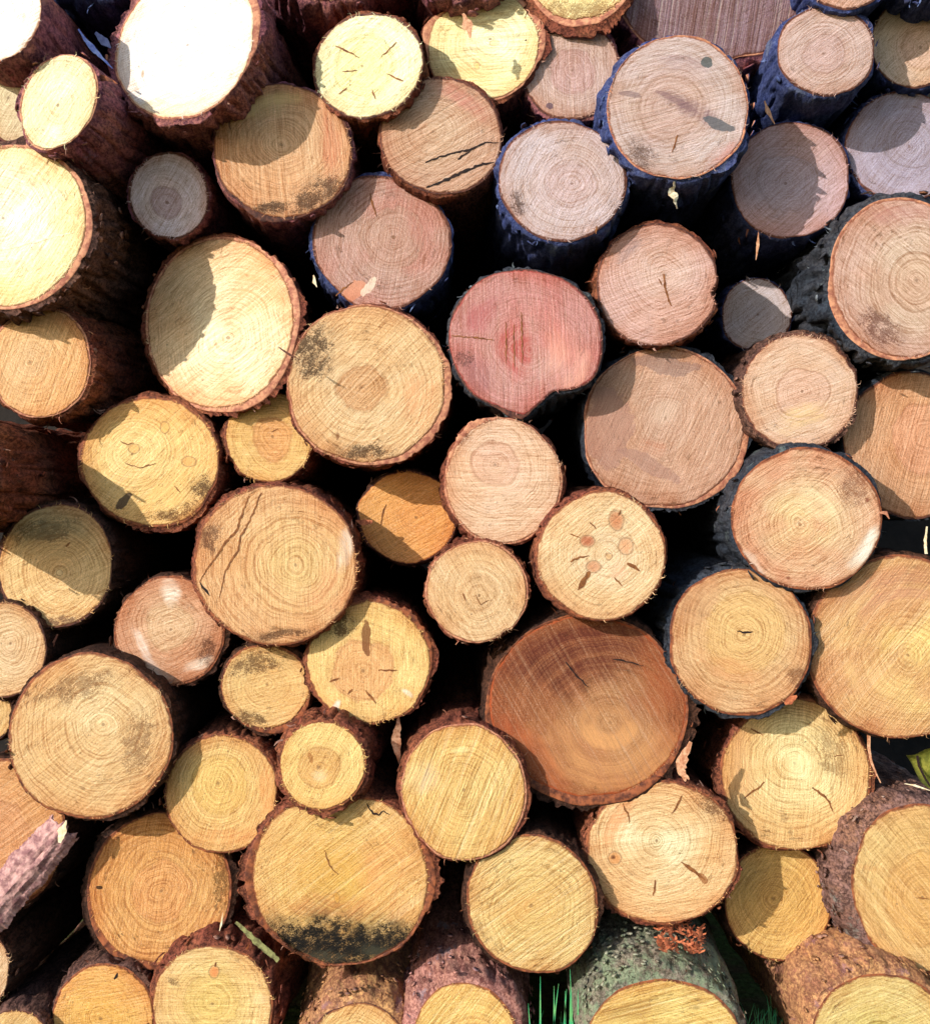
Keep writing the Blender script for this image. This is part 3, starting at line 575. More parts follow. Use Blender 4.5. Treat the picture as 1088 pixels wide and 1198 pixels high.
 dict(cx=199, cy=738, rx=62, ry=63, p=.03, sap=(212, 148, 108), cen=(226, 178, 134), heart=(27, (228, 180, 132)), ring=.5, saw=(20, .12), bark='dark', jag=3, bt=3, fleck=.4, pith=(0, -4), inner='o', fuzz=120,
      blots=(('soft', 201, 692, 13, 20, 5, WH, 1.6), ('soft', 168, 760, 6, 32, 28, (244, 222, 206), 1.2), ('soft', 235, 776, 22, 7, 25, WH, 1.6), ('soft', 185, 786, 24, 6, -18, (240, 214, 196), .8), ('dirt', 245, 760, 14, 22, -20, (110, 60, 40), .8)),
      label='small brownish log end smeared with white streaks at its top and bottom'),
 dict(cx=4, cy=760, rx=50, ry=55, p=.05, sap=(232, 184, 130), cen=(238, 196, 148), ring=.5, saw=(20, .15), bark='dark', jag=2, bt=2, fleck=.3, pith=(8, -8),
      label='small tan log end cut by the left edge, below the one with the curved shadow'),
 dict(cx=-18, cy=836, rx=33, ry=33, p=.03, sap=(228, 176, 110), cen=T, bark='dark', label='sliver of small golden log end at left edge beside the very large flecked one'),
 dict(cx=106, cy=862, rx=93, ry=96, rot=-25, p=.10, sap=(232, 182, 122), cen=(246, 206, 148), ring=.7, saw=(40, .12), bark='dark', jag=4, bt=3, fleck=.85, pith=(16, -14), inner='o', rfreq=.28, fuzz=100,
      blots=(('dirt', 90, 805, 60, 20, 15, (130, 76, 44), .55), ('dirt', 160, 870, 26, 50, -10, (130, 76, 44), .55)),
      label='very large golden log end full of brown flecked rings, at the left below mid height'),
 dict(cx=311, cy=803, rag=((-60, 40),), rx=51, ry=49, p=.03, sap=(236, 186, 118), cen=(232, 180, 112), ring=.4, saw=(15, .1), bark='dark', jag=4, bt=4, fleck=.5, pith=(2, 0), inner='o', fuzz=100, bumps=((75, 30, -.05),),
      blots=(('dirt', 300, 775, 44, 20, 10, (100, 56, 34), .75), ('dirt', 295, 840, 26, 10, -10, (90, 50, 30), .8)), label='small golden log end with dark crumbs on its flat top, left of orange hearted one'),
 dict(cx=432, cy=775, rag=((45, 30),), rx=70, ry=70, p=.05, sap=(246, 200, 124), cen=(236, 178, 116), heart=(36, (228, 160, 104)), ring=.35, saw=(90, .1), bark='red', jag=5, bt=4, fleck=.2, pith=(-6, 8), inner='o', fuzz=90, flakes=14,
      cracks=((((443, 784), (465, 784)), 2.2, 'b'), (((428, 808), (434, 814), (440, 823)), 3, 'b'), (((385, 798), (397, 793)), 2.4, 'b'), (((413, 806), (407, 812)), 2.6, 'b')),
      blots=(('hard', 431, 745, 5, 20, 0, (120, 70, 40), .85), ('dirt', 400, 730, 22, 20, 45, (90, 44, 26), .8), ('soft', 393, 828, 8, 4, 50, WH, 1.6), ('soft', 480, 812, 9, 4, -40, WH, 1.6)),
      label='golden log end with a dark notch above a cracked orange heart'),
 dict(cx=260, cy=928, rx=64, ry=69, rot=-10, p=0.06, sap=(234, 178, 108), cen=(246, 200, 122), heart=(32, (238, 184, 100)), ring=.5, saw=(70, .15), bark='red', jag=3, bt=3, fleck=.35, pith=(-3, -9), inner='o', fuzz=90, bamp=4,
      blots=(('soft', 312, 925, 10, 34, 0, (222, 134, 76), .7), ('soft', 265, 978, 40, 10, 0, (226, 140, 84), .6)), label='oval golden log end with an orange right edge, left of the white nubbed small one'),
 dict(cx=377, cy=895, rx=49, ry=51, p=.13, sap=(246, 200, 122), cen=(232, 176, 104), heart=(23, (222, 160, 92)), ring=.35, saw=(60, .1), bark='red', jag=5, bt=4, fleck=.35, pith=(-3, 2), inner='o', fuzz=90, grow=.2, bamp=5, flakes=14,
      blots=(('soft', 374, 907, 9, 9, 0, (250, 226, 180), .9), ('hard', 364, 885, 3, 6, 20, (160, 100, 50), .7)), label='small yellow log end with dark heart and white centre nub, on the flat topped one'),
 dict(cx=542, cy=927, rx=71, ry=80, rot=5, p=.13, sap=(240, 192, 116), cen=(246, 202, 126), ring=.35, saw=(68, .75), bark='red', jag=3, bt=4, fleck=.25, pith=(0, -2), inner='p', bumps=((125, 20, .02),), blots=(('soft', 495, 910, 20, 22, 20, (226, 204, 176), .6), ('soft', 540, 877, 12, 5, 5, (255, 232, 170), .8)),  # pale blot at upper left paints a glow
      label='tall oval yellow log end combed with steep saw lines, left of huge brown one'),
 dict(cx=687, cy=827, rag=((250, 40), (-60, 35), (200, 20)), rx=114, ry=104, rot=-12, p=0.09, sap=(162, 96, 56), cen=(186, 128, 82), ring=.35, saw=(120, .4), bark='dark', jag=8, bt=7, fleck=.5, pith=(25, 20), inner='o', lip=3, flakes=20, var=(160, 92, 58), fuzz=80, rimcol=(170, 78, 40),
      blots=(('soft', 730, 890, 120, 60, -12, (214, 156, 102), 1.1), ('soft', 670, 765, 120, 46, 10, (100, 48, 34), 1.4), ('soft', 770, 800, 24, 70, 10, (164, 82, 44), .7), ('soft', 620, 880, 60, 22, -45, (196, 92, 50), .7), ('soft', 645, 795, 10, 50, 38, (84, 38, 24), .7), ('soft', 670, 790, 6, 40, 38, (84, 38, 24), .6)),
      cracks=((((662, 775), (674, 790), (688, 804)), 2, 'd'), (((716, 771), (735, 774), (752, 779)), 1.8, 'd')),
      label='huge reddish brown log end with dark stained top, the darkest and largest of all'),
 # ---- lower rows
 dict(cx=931, cy=907, rx=86, ry=87, p=0.04, sap=(240, 190, 122), cen=(255, 224, 158), ring=.5, saw=(85, .2), bark='red', jag=4, bt=5, fleck=.45, pith=(-2, -14), inner='o', fuzz=90,
      cracks=((((894, 915), (886, 922), (877, 928), (870, 934)), 2.4, 'b'), (((950, 922), (962, 930), (970, 938), (974, 950)), 2.8, 'b'), (((878, 852), (892, 860)), 2, 'b'), (((975, 885), (988, 883)), 1.6, 'b')),
      blots=(('soft', 870, 905, 22, 56, 0, (222, 172, 124), .7), ('dirt', 975, 880, 24, 40, 10, (150, 90, 44), .5), ('soft', 935, 895, 22, 18, 0, (255, 236, 180), .7)),  # left strip paints shade, cream centre blot paints a glow
      label='bright log end with shaded top and branching cracks, under the neatly ringed golden one'),
 dict(cx=775, cy=997, rx=88, ry=84, rot=-8, p=.09, sap=(240, 188, 128), cen=(255, 230, 176), ring=.5, saw=(10, .1), bark='red', jag=5, bt=4, fleck=.35, pith=(-8, -14), inner='o', fuzz=90, bumps=((85, 22, -.03),), flakes=14,  # very pale centre colour paints a glow around the pith
      cracks=((((728, 940), (734, 951), (736, 963)), 2, 'b'), (((796, 1008), (808, 1016), (824, 1029)), 4, 'b'), (((766, 1029), (764, 1048)), 2, 'b'), (((798, 930), (790, 946), (785, 952)), 2.2, 'b')),
      blots=(('knot', 719, 1004, 7, 7, 0, (210, 140, 80), .8), ('knot', 717, 1003, 2.5, 2.5, 0, (90, 44, 24), .9), ('hard', 822, 1027, 8, 4, -35, (150, 92, 50), .8), ('soft', 722, 960, 14, 40, -25, (226, 150, 100), .7), ('dirt', 835, 940, 30, 20, -45, (130, 76, 44), .8)),
      label='bright cream log end with one round knot at left, below the huge brown one'),
 dict(cx=910, cy=1056, rx=62, ry=67, p=.0, sap=(232, 180, 102), cen=(226, 176, 96), heart=(38, (218, 164, 88)), ring=.4, saw=(55, .15), bark='dark', jag=2, bt=2.5, fleck=.25, pith=(-4, -4), inner='o',
      label='small yellow ochre log end with a shaded left side, low on the right'),
 dict(cx=1078, cy=1038, rx=80, ry=98, rot=5, p=.11, sap=(230, 186, 118), cen=(226, 166, 96), heart=(44, (224, 164, 92)), ring=.45, saw=(130, .35), bark='grey', jag=3, bt=12, fleck=.25, pith=(2, 12), inner='o', bamp=6, flakes=50, grow=.04, ax=(0, 0),
      cracks=((((1070, 1050), (1088, 1052)), 1.6, 'b'),), blots=(('soft', 1020, 1015, 16, 5, 0, (214, 150, 90), .6),),
      label='large log end with thick grey brown bark on its left, low at the right edge'),
 dict(cx=623, cy=1057, rx=75, ry=81, rot=25, p=.12, sap=(234, 190, 120), cen=(230, 182, 106), ring=.4, saw=(35, .7), bark='dark', jag=3, bt=4, fleck=.3, pith=(0, 6), inner='o', blots=(('soft', 610, 1065, 24, 18, 40, (216, 150, 84), .6),),
      label='round straw coloured log end combed with parallel slanting saw lines, at bottom centre'),
 dict(cx=398, cy=1026, rag=((0, 35), (180, 30)), rx=103, ry=101, p=.10, sap=(236, 182, 110), cen=(230, 180, 92), ring=.3, saw=(38, .5), bark='red', jag=8, bt=4, fleck=.4, pith=(-8, 0), inner='o', lip=3, fuzz=140, flakes=14, warp=18, bumps=((90, 30, -.09), (45, 20, .04), (135, 20, .03), (-40, 16, .02)),
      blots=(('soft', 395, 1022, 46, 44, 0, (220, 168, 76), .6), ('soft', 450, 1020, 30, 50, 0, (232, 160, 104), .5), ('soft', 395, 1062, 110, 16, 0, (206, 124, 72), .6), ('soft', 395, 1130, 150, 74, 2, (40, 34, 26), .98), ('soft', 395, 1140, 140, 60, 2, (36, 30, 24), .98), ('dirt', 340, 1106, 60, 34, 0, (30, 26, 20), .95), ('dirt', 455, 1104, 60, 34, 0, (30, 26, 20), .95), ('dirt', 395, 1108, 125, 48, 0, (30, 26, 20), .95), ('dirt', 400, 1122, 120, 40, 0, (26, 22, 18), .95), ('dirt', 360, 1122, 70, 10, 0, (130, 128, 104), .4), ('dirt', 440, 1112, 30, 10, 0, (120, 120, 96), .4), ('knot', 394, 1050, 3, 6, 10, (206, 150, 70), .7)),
      cracks=((((380, 995), (386, 1012), (396, 1024)), 1.6, 'b'), (((429, 940), (437, 952), (443, 953), (449, 949), (456, 953)), 2, 'd')),
      label='very large flat topped log end with a black mossy band along its bottom'),
 dict(cx=187, cy=1041, rag=((250, 45),), rx=83, ry=88, rot=-10, p=0.03, sap=(226, 160, 92), cen=(226, 166, 98), heart=(34, (232, 156, 92)), ring=.6, saw=(80, .15), bark='dark', jag=8, bt=6, fleck=.8, pith=(2, 2), inner='o', lip=2, fuzz=60,
      blots=(('dirt', 258, 1030, 14, 40, 0, (110, 80, 40), .7), ('hard', 118, 1038, 4, 2.5, 0, (40, 24, 16), .9)),
      label='large orange brown log end partly shaded, scalloped orange bark along its bottom rim'),
 dict(cx=3, cy=978, rx=72, ry=88, rot=-10, p=.02, sap=(222, 158, 100), cen=(222, 156, 104), ring=.3, saw=(35, .4), bark='dark', jag=3, bt=4, fleck=.5, pith=(-6, 6), inner='o', heart=(38, (216, 146, 96)),
      label='tan log end at the left edge with a pink bark strip lying across it'),
 dict(cx=-22, cy=1133, rx=33, ry=44, p=.06, sap=(226, 178, 130), cen=T, bark='dark', grow=.2, bamp=4, label='thin sliver of a small log end at the left edge near the bottom'),
 dict(cx=122, cy=1190, rx=58, ry=61, p=.06, sap=(236, 172, 96), cen=(240, 184, 88), ring=.35, saw=(10, .3), bark='plate', jag=3, bt=4, fleck=.35, pith=(0, 0), bamp=5, flakes=24, inner='o', grow=.1,
      cracks=((((134, 1145), (138, 1138)), 3, 'd'),), label='orange yellow log end cut by the bottom edge, dark loose bark on its top'),
 dict(cx=249, cy=1178, rx=69, ry=71, p=.10, sap=(242, 196, 128), cen=(236, 192, 110), heart=(32, (234, 188, 106)), ring=.4, saw=(0, .25), bark='red', jag=4, bt=4, fleck=.25, pith=(0, -4), inner='o', bamp=7, flakes=30, grow=.15, ax=(.06, .04), fuzz=90,
      blots=(('knot', 251, 1137, 5.5, 7, 0, (226, 140, 84), .9), ('dirt', 202, 1150, 12, 6, -20, (120, 80, 50), .7), ('soft', 305, 1168, 10, 7, 0, (250, 220, 170), .7)),
      cracks=((((253, 1125), (252, 1131)), 2, 'b'),), label='pale golden log end with one small pink knot near its top, at bottom edge'),
 dict(cx=16, cy=1218, rx=42, ry=35, p=.09, sap=(228, 176, 110), cen=G, bark='plate', label='top of a small log end in the bottom left corner'),
 dict(cx=420, cy=1252, rx=66, ry=70, p=.16, sap=G, cen=G, bark='orange', bt=5, jag=4, bamp=6, ax=(-.02, .15), grow=.06, flakes=40, tilt=(0, .3),
      label='log at bottom edge with orange and mauve flaking bark, right of pink knotted one'),
 dict(cx=543, cy=1232, rx=63, ry=79, p=.17, sap=(234, 184, 104), cen=(220, 144, 72), heart=(46, (216, 138, 68)), ring=.4, saw=(50, .4), bark='pink', jag=4, bt=6, fleck=.25, pith=(8, 30), bamp=7, ax=(-.0, .12), inner='o', flakes=40, tilt=(0, .15),
      label='log with scaly rose grey bark above its cut end, bottom edge, left of grass'),
 dict(cx=778, cy=1224, rx=92, ry=72, rot=-4, p=.22, sap=(232, 190, 108), cen=(220, 170, 90), ring=.15, saw=(14, .8), bark='moss', jag=4, bt=7, fleck=.3, pith=(0, 20), bamp=7, ax=(-.0, .13), inner='o', flakes=90, tilt=(0, .2), grow=.04, fuzz=90, heart=None,
      blots=(('soft', 740, 1186, 50, 12, 12, (140, 90, 40), .6),), label='thick log with green mossy bark protruding at the bottom edge right of the grass'),
 dict(cx=1035, cy=1218, rx=84, ry=72, rot=-12, p=.21, sap=(226, 190, 116), cen=(206, 178, 92), ring=.4, saw=(20, .3), bark='orange', jag=3, bt=6, fleck=.35, pith=(-6, 10), bamp=6, ax=(-.02, .03), inner='o', flakes=30, tilt=(.05, .2), heart=(36, (196, 164, 80)),
      label='log with smooth orange bark peeling to mauve, protruding in the bottom right corner'),
 # ---- above the top edge
 dict(cx=680, cy=-33, rag=((-90, 60),), rx=58, ry=55, p=0.05, sap=(255, 226, 160), cen=(255, 226, 150), bark='red', jag=9, bt=8, fleck=.7, inner='p', lip=3, fuzz=200, tilt=(-.2, 0), ring=.3, blots=(('dirt', 680, 12, 60, 20, 0, (150, 100, 50), .6),),
      label='sliver of a shaggy golden log end at the top edge above rosy hearted one'),
 dict(cx=990, cy=-44, rx=52, ry=54, p=0.1, sap=(226, 166, 140), cen=PK, bark='blue', label='sliver of a pink log end at the top edge above the small pink tan one'),
 dict(cx=385, cy=-82, rx=96, ry=80, p=.03, sap=T, cen=T, bark='mauve', bt=5, bamp=6, grow=.08, ax=(.02, -.07), flakes=30, jag=5,
      label='dark reddish purple bark side of a log at top edge, above the star cracked one'),
 dict(cx=545, cy=-58, rx=56, ry=54, p=0.06, sap=T, cen=T, bark='mauve', bt=6, bamp=6, jag=7, ax=(.0, -.02), flakes=30, lip=2,
      label='dark ragged bark of a log at the top edge above the jagged golden one'),
 dict(cx=98, cy=-68, rx=66, ry=60, p=.03, sap=T, cen=T, bark='blue', bt=4, bamp=5, ax=(.0, -.03),
      label='bluish shaded bark of a log at the top edge between the two dazzling white ends'),
 dict(cx=1098, cy=-60, rx=58, ry=56, p=.10, sap=T, cen=T, bark='blue', bt=4, bamp=5, label='bluish dark bark of a log in the top right corner'),
]
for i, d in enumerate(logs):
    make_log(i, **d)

# ------------------------------------------------------------------ loose splinters, strips and stalks
def strip(name, label, cat, pts, width, p, mat, thick=1.0, taper=(0.3, 1, 0.15), jitter=.8, curl=0.0, p2=None, group=None, sub=None, seg=3.0):
    """a ragged flat sliver along photo-space points, given its real place on the front of the pile"""
    rnd = random.Random(int(abs(pts[0][0] * 31 + pts[0][1]) + len(pts)))
    P = []
    for q in range(len(pts) - 1):
        n = max(2, int(math.dist(pts[q], pts[q + 1]) / seg))
        for e in range(n):
            f = e / n
            P.append((pts[q][0] + (pts[q+1][0] - pts[q][0]) * f, pts[q][1] + (pts[q+1][1] - pts[q][1]) * f))
    P.append(pts[-1]); m = len(P)
    cx, cy = pts[0]; o = at(cx, cy, p); V, F = [], []
    for q, (u, v) in enumerate(P):
        f = q / (m - 1); pp = p + ((p2 if p2 is not None else p) - p) * f
        a0, a1 = P[max(0, q - 1)], P[min(m - 1, q + 1)]
        tx, ty = a1[0] - a0[0], a1[1] - a0[1]; ln = math.hypot(tx, ty) or 1
        tp = taper[0] + (taper[1] - taper[0]) * min(1, f * 2) if f < .5 else taper[1] + (taper[2] - taper[1]) * (f - .5) * 2
        for sg in (-1, 1):
            w = width * .5 * tp * (1 + rnd.uniform(-.35, .35) * jitter)
            a = at(u - ty / ln * w * sg, v + tx / ln * w * sg, pp + curl * sg)
            for dy in (0, thick * PX):
                V.append((a[0] - o[0], a[1] - o[1] + dy, a[2] - o[2]))
    for q in range(m - 1):
        a = 4 * q; b = a + 4
        F += [(a, a+2, b+2, b), (a+1, b+1, b+3, a+3), (a, b, b+1, a+1), (a+2, a+3, b+3, b+2)]
    F += [(0, 1, 3, 2), (4*m-4, 4*m-2, 4*m-1, 4*m-3)]
    ob = build(name, V, F, [mat], smooth=False); ob.location = o
    return tag(ob, label, cat, group)

g2 = 'splinters and shreds caught between the logs'
# pink bark strip, lower left: a curved flaky slab
def bark_slab():
    rnd = random.Random(8); o = at(40, 1015, .07); V, F = [], []
    nu, nv = 60, 16
    A, B = (-22, 1078), (76, 968)
    dx, dy = B[0] - A[0], B[1] - A[1]; ln = math.hypot(dx, dy); nx, ny = -dy / ln, dx / ln
    for layer in (0, 1):
        for i in range(nu + 1):
            f = i / nu; w = 27 * (1 - .22 * f) + 7 * float(vnoise(f * 9, 3, .5)) + (2.5 * (rnd.random() - .5))
            for j in range(nv + 1):
                g = j / nv * 2 - 1
                u = A[0] + dx * f + nx * w * g; v = A[1] + dy * f + ny * w * g
                if i == nu: k = 12 * (rnd.random() - .5); u += dx / ln * k; v += dy / ln * k
                pp = .075 + .018 * (1 - g * g) + .004 * float(fbm(f * 7, g * 5, 2, 3)) + .003 * math.floor(3 * (.5 + float(vnoise(f * 6, g * 4, 7)))) / 3 - (.004 if layer else 0)
                a = at(u, v, pp); V.append((a[0] - o[0], a[1] - o[1], a[2] - o[2]))
    n1 = (nu + 1) * (nv + 1)
    for i in range(nu):
        for j in range(nv):
            a = i * (nv + 1) + j
            F.append((a, a + 1, a + nv + 2, a + nv + 1)); F.append((n1 + a, n1 + a + nv + 1, n1 + a + nv + 2, n1 + a + 1))
    for i in range(nu):
        for e in (0, nv):
            a = i * (nv + 1) + e; F.append((a, a + nv + 1, n1 + a + nv + 1, n1 + a))
    for j in range(nv):
        for e in (0, nu * (nv + 1)):
            a = e + j; F.append((a, a + 1, n1 + a + 1, n1 + a))
    m = simple_mat('pink_bark', (198, 154, 148), (128, 88, 90), 60, .85, (1, 1, 1), .006)
    ob = build('bark_strip', V, F, [m], smooth=False); ob.location = o
    tag(ob, 'peeled pink bark strip slanting across the tan log end at the left edge', 'bark strip')
bark_slab()
strip('wood_splinter', 'pale torn splinter poking up from the end of the pink bark strip', 'splinter', [(70, 986), (74, 970), (78, 960)], 10, .10, M_crack_pale, group=g2)
strip('wood_splinter', 'white feathery splinter hanging under the grey streaked log end', 'splinter', [(789, 212), (787, 224), (790, 236), (792, 244)], 8, .14, M_crack_pale, group=g2, jitter=2.2, curl=.003)
strip('wood_splinter', 'thin pale splinter dangling in the blue gap under the small pink tan log end', 'splinter', [(894, 118), (898, 130), (906, 145)], 5, .05, M_splinter, group=g2)
strip('wood_splinter', 'hair thin splinter hanging below the shaded log end with the rosy crescent', 'splinter', [(887, 272), (886, 290), (884, 304)], 3.4, .02, M_splinter, group=g2)
strip('wood_splinter', 'chunky upright splinter wedged under the right side of the huge reddish brown log', 'splinter', [(808, 868), (800, 884), (796, 900), (802, 914)], 13, .14, M_splinter, group=g2)
strip('wood_splinter', 'short raw splinter left of the chunky upright one under the huge reddish brown log', 'splinter', [(792, 892), (798, 904), (806, 912)], 9, .16, M_splinter, group=g2)
strip('wood_splinter', 'slender curved shred dangling beside the bright log end with branching cracks', 'splinter', [(1016, 858), (1016, 875), (1019, 892), (1025, 906), (1030, 916)], 2.6, .06, M_splinter, group=g2, taper=(1.6, 1, .4), jitter=.2)
strip('bark_flake', 'teardrop bark flake with bright top dangling under the orange hearted log end', 'bark flake', [(466, 838), (466, 850), (463, 862), (464, 874), (466, 884), (468, 896)], 11, .07, M_splinter, group=g2, taper=(.2, 1.1, .05), jitter=.5, curl=.003)
strip('wood_splinter', 'green broken twig lying left of the mossy band on the very large flat topped log', 'twig', [(276, 1079), (290, 1092), (308, 1108), (326, 1124)], 7, .16, simple_mat('green_twig', (150, 150, 96), (90, 84, 54), 90), group=g2, taper=(.5, 1.1, .8)).name = 'twig'
strip('wood_splinter', 'thin pale stalk standing in the black gap right of the large orange brown log', 'splinter', [(261, 1068), (259, 1082), (256, 1093)], 2.2, .06, M_crack_pale, group=g2)
strip('wood_splinter', 'small bent twig in the dark gap below the log with the curved shadow', 'twig', [(68, 742), (62, 754), (58, 768), (56, 774)], 4, .02, M_inner_pink, group=g2)
strip('wood_splinter', 'glinting blue white sliver leaning between the two dazzling white logs', 'splinter', [(92, 34), (100, 46), (112, 60), (124, 72), (132, 80)], 6, .08, simple_mat('wet_sliver', (150, 170, 236), (90, 110, 200), 60, .15), group=g2)
strip('wood_splinter', 'pale chip beside the glinting blue white sliver', 'splinter', [(112, 38), (120, 46), (130, 56)], 11, .06, simple_mat('blue_chip', (110, 120, 170), (70, 80, 130), 60, .4), group=g2)
strip('wood_splinter', 'tiny white sliver in the dark gap beside the shadow split log end', 'splinter', [(367, 322), (368, 330), (371, 336)], 4, .02, M_crack_pale, group=g2)
strip('wood_splinter', 'tuft of bark fibre on the right rim of the cream oval log near top left', 'bark fibre', [(98, 100), (112, 92), (126, 91), (138, 98)], 7, .17, M_inner, group=g2, jitter=2)
strip('wood_splinter', 'torn bark tag under the right side of the neatly ringed golden log', 'bark flake', [(918, 824), (926, 818), (932, 814)], 10, .15, M_orange, group=g2)
strip('wood_splinter', 'bleached shred lying on bark where the dark ragged top log meets the jagged golden one', 'splinter', [(541, 16), (546, 26), (550, 44)], 9, .12, M_splinter, group=g2, jitter=2)
strip('wood_splinter', 'pale sliver lying on the thick grey brown bark of the large right edge log', 'splinter', [(1058, 917), (1070, 919), (1088, 925)], 2.4, .16, M_crack_pale, group=g2)
strip('wood_splinter', 'thin pale stalk in dark gap at the right edge, above the very large golden log', 'grass stalk', [(1083, 648), (1082, 632), (1084, 616)], 3, .06, M_crack_pale, group=g2, taper=(1, 1, .5))
strip('wood_splinter', 'orange fibre curl at the right rim of the oval log with the chalky edge', 'bark fibre', [(1028, 600), (1036, 600), (1040, 607)], 5, .13, M_inner_pink, group=g2)
strip('wood_splinter', 'orange tag sticking from the left side of the small bright orange log end', 'bark fibre', [(436, 610), (426, 612), (416, 609)], 8, .0, M_orange, group=g2)
strip('wood_splinter', 'crossed brown twig between the shadow split log and the black specked one', 'twig', [(326, 406), (336, 413), (350, 420)], 3, .13, M_inner_dark, group=g2)

# orange shreds on the mossy log: one torn clump
rnd = random.Random(21); V, F = [], []
o = at(810, 1100, .12)
for q in range(90):
    u, v = 798 + rnd.uniform(-26, 26), 1092 + rnd.uniform(-8, 24); v = min(v, 1118)
    ln, an, w = rnd.uniform(7, 24), rnd.gauss(-1.0, .7), rnd.uniform(.5, 1.9)
    pr = .06 + (v - 1085) * .0035 + rnd.uniform(0, .02); b0 = len(V)
    for f, ww in ((0, .6), (.35, 1.2), (.7, .9), (1, .15)):
        cu, cv = u + math.cos(an + f * 1.3) * ln * (f - .5), v - math.sin(an + f * 1.3) * ln * (f - .5)
        for sg in (-1, 1):
            a = at(cu + math.sin(an) * w * ww * sg, cv + math.cos(an) * w * ww * sg, pr + .006 * math.sin(f * 3) + .002 * sg)
            V.append((a[0] - o[0], a[1] - o[1], a[2] - o[2]))
    for e in range(3): F.append((b0 + 2*e, b0 + 2*e + 1, b0 + 2*e + 3, b0 + 2*e + 2))
sh = build('bark_shreds', V, F, [M_orange]); sh.location = o
tag(sh, 'clump of bright orange bark shreds lying on top of the green mossy log', 'bark shreds')

# yellow green leaf, right edge
o = at(1090, 900, .10); V, F = [], []
outl = [(1060, 884), (1070, 883), (1082, 877), (1096, 874), (1112, 880), (1120, 900), (1110, 918), (1096, 926), (1084, 921), (1076, 914), (1070, 902), (1066, 893)]
n = len(outl); c0 = (1088, 900)
for dy in (0, .0015):
    for rr in (1, .55):
        for (u, v) in outl:
            uu, vv = c0[0] + (u - c0[0]) * rr, c0[1] + (v - c0[1]) * rr
            a = at(uu, vv, .10 + .006 * math.sin(uu * .2) - .0003 * (vv - 900)); V.append((a[0] - o[0], a[1] - o[1] + dy, a[2] - o[2]))
    a = at(*c0, .107); V.append((a[0] - o[0], a[1] - o[1] + dy, a[2] - o[2]))
m1 = 2 * n + 1
for b0 in (0, m1):
    for q in range(n):
        q2 = (q + 1) % n
        F += [(b0 + q, b0 + q2, b0 + n + q2, b0 + n + q), (b0 + n + q, b0 + n + q2, b0 + 2 * n)]
for q in range(n): F.append((q, (q + 1) % n, m1 + (q + 1) % n, m1 + q))
lf = build('leaf', V, F, [simple_mat('leaf_green', (150, 146, 62), (110, 112, 44), 70, .5)], smooth=True); lf.location = o
tag(lf, 'curled yellow green leaf in dark gap at right edge, above the thick barked log', 'leaf')
vein = []
def vb(u, v): a = at(u, v, .112); return (a[0] - o[0], a[1] - o[1], a[2] - o[2])
build('vein', [vb(1071, 884), vb(1074, 884), vb(1076, 896), vb(1073, 896), vb(1084, 912), vb(1081, 912), vb(1092, 924), vb(1090, 925)], [(0, 1, 2, 3), (3, 2, 4, 5), (5, 4, 6, 7)], [M_crack_dark], lf)

# ------------------------------------------------------------------ ground, rear blocker, grass
def ground():
    m, t, b = new_mat('soil', 0.9, 0.1)
    tc = t.new('ShaderNodeTexCoord').outputs['Object']
    n = t.noise(tc, 3, 6, 0.7); n2 = t.noise(tc, 40, 4, 0.7)
    c = t.mix(t.ramp(n, .4, .6), lin((74, 92, 44)), lin((84, 66, 46)))
    c = t.mix(t.ramp(n2, .4, .7, 0, .6), c, lin((44, 36, 24)))
    t.l.new(c, b.inputs['Base Color'])
    bp = t.new('ShaderNodeBump'); bp.inputs['Distance'].default_value = .03
    t.l.new(n2, bp.inputs['Height']); t.l.new(bp.outputs[0], b.inputs['Normal'])
    xs = [-300, -100, -40, -15, -8] + [x * .5 for x in range(-12, 13)] + [8, 15, 40, 100, 300]
    ys = [-300, -100, -40, -15, -8] + [x * .5 for x in range(-10, 9)] + [6, 10, 20, 60, 150, 300]
    V = [(x, y, .03 * float(fbm(x * .7, y * .7, 1, 3)) if abs(x) < 10 and abs(y) < 10 else 0) for y in ys for x in xs]
    w = len(xs)
    F = [(j * w + i, j * w + i + 1, (j + 1) * w + i + 1, (j + 1) * w + i) for j in range(len(ys) - 1) for i in range(w - 1)]
    tag(build('ground', V, F, [m]), kind='structure')
    V, F = [], []
    nx, ny = 40, 12
    for j in range(ny + 1):
        for i in range(nx + 1):
            x = -10 + 20 * i / nx; f = j / ny
            V.append((x, 3.25 + 3.5 * f + .25 * float(fbm(x, f * 4, 2, 3)), -.1 + 6.6 * math.sin(f * math.pi / 2) + .15 * float(fbm(x * 1.3, f * 5, 8, 3))))
    mb = simple_mat('blocker_dark', (34, 28, 24), (18, 15, 13), 6, .95, dist=.03)
    F = [(j * (nx + 1) + i, j * (nx + 1) + i + 1, (j + 1) * (nx + 1) + i + 1, (j + 1) * (nx + 1) + i) for j in range(ny) for i in range(nx)]
    tag(build('rear_blocker', V, F, [mb]), kind='structure')  # added dark slope behind the pile, keeps sky out of the gaps
ground()
m_grass = simple_mat('grass_green', (60, 176, 118), (110, 180, 110), 30, .5)
def blades(name, spots, kind=None, label=None, cat=None):
    V, F = [], []
    for (x, y, z, h, lean, dr, w) in spots:
        b0 = len(V); S = 7
        for q in range(S + 1):
            f = q / S; off = lean * f ** 2.2 * h; ww = w * (1 - f) ** .6 + .0002
            zz = z + h * f * (1 - .25 * min(1, abs(lean)) * f ** 3)
            for sg in (-1, 1): V.append((x + math.cos(dr) * off - math.sin(dr) * ww * sg * .3 + ww * sg, y + math.sin(dr) * off * .6, zz))
        for q in range(S): F.append((b0 + 2*q, b0 + 2*q + 1, b0 + 2*q + 3, b0 + 2*q + 2))
    return tag(build(name, V, F, [m_grass]), label, cat, kind=kind)
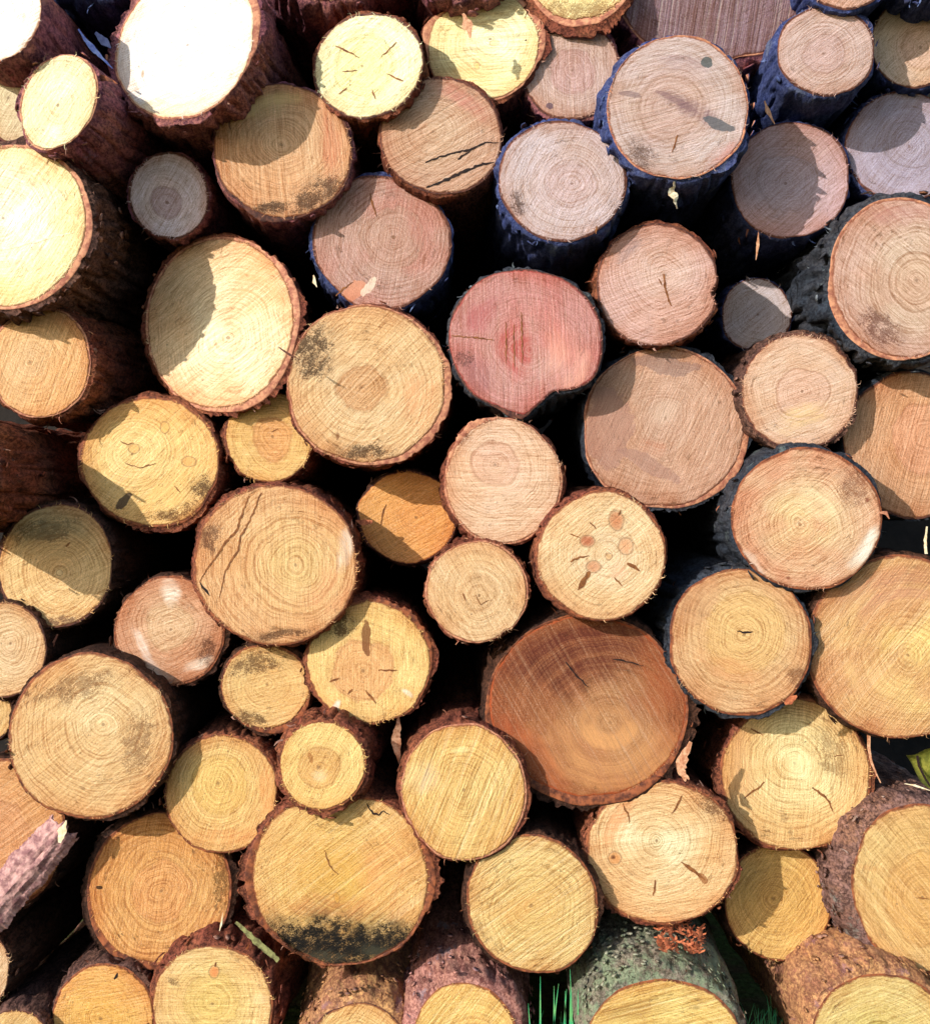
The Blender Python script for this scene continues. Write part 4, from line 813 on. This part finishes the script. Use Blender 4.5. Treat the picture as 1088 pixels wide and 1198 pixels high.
rnd = random.Random(5); sp = []
for (px, py, k) in ((632, 1145, 0), (640, 1150, .5), (648, 1156, 0), (655, 1158, .3), (661, 1162, 0), (667, 1150, 0), (671, 1136, -.15), (676, 1160, 0), (682, 1165, .4), (690, 1168, .5), (700, 1172, .3), (625, 1175, -.3)):
    a = at(px, py, .16); sp.append((a[0], a[1], .0, a[2] + .004, k * .12, 0, .0030))
for q in range(150):
    x = at(rnd.gauss(655, 34), 0, .1)[0]; sp.append((x, -.10 + rnd.uniform(-.06, .06), 0, at(0, 1198, .1)[2] + rnd.uniform(-.05, .035), rnd.uniform(-.35, .35), rnd.uniform(0, 6), .002))
for q in range(150):
    x = at(rnd.gauss(890, 26), 0, .0)[0]; sp.append((x, .02 + rnd.uniform(-.06, .06), 0, at(0, 1186, 0)[2] + rnd.uniform(-.06, .02), rnd.uniform(-.5, .5), rnd.uniform(0, 6), .002))
for q in range(2600):
    x, y = rnd.uniform(-1.6, 1.6), rnd.uniform(-1.6, -.25)
    sp.append((x, y, 0, rnd.uniform(.04, .11), rnd.uniform(-.6, .6), rnd.uniform(0, 6), .0018))
blades('grass', sp, kind='stuff', label='green grass growing at the foot of the log pile', cat='grass')

# ------------------------------------------------------------------ light, sky, camera
Lv = (-.68, -.60, .40)
ln = math.sqrt(sum(v * v for v in Lv)); Lv = [v / ln for v in Lv]
from mathutils import Vector
sun = bpy.data.lights.new('sun', 'SUN'); sun.energy = 3.5; sun.angle = R(.5); sun.color = (1.0, .95, .86)
so = bpy.data.objects.new('sun', sun); col.objects.link(so)
so.rotation_euler = Vector(Lv).to_track_quat('Z', 'Y').to_euler()
w = bpy.data.worlds.new('World'); scene.world = w; w.use_nodes = True
t = NT(w.node_tree); bg = w.node_tree.nodes['Background']
sky = t.new('ShaderNodeTexSky', sky_type='NISHITA'); sky.sun_disc = False
sky.sun_elevation = math.asin(Lv[2]); sky.sun_rotation = math.atan2(Lv[0], Lv[1]); sky.air_density = 1.2
t.l.new(sky.outputs[0], bg.inputs[0]); bg.inputs[1].default_value = .15

cam = bpy.data.cameras.new('camera'); co = bpy.data.objects.new('camera', cam); col.objects.link(co)
co.location = (0, -D, CZ); co.rotation_euler = (R(90), 0, 0)
cam.sensor_fit = 'VERTICAL'; cam.sensor_height = 24; cam.lens = 24 * (D / PX) / 1198
cam.clip_end = 2000; scene.camera = co
scene.view_settings.view_transform = 'Standard'; scene.view_settings.look = 'None'
scene.view_settings.exposure = .45; scene.view_settings.gamma = 1
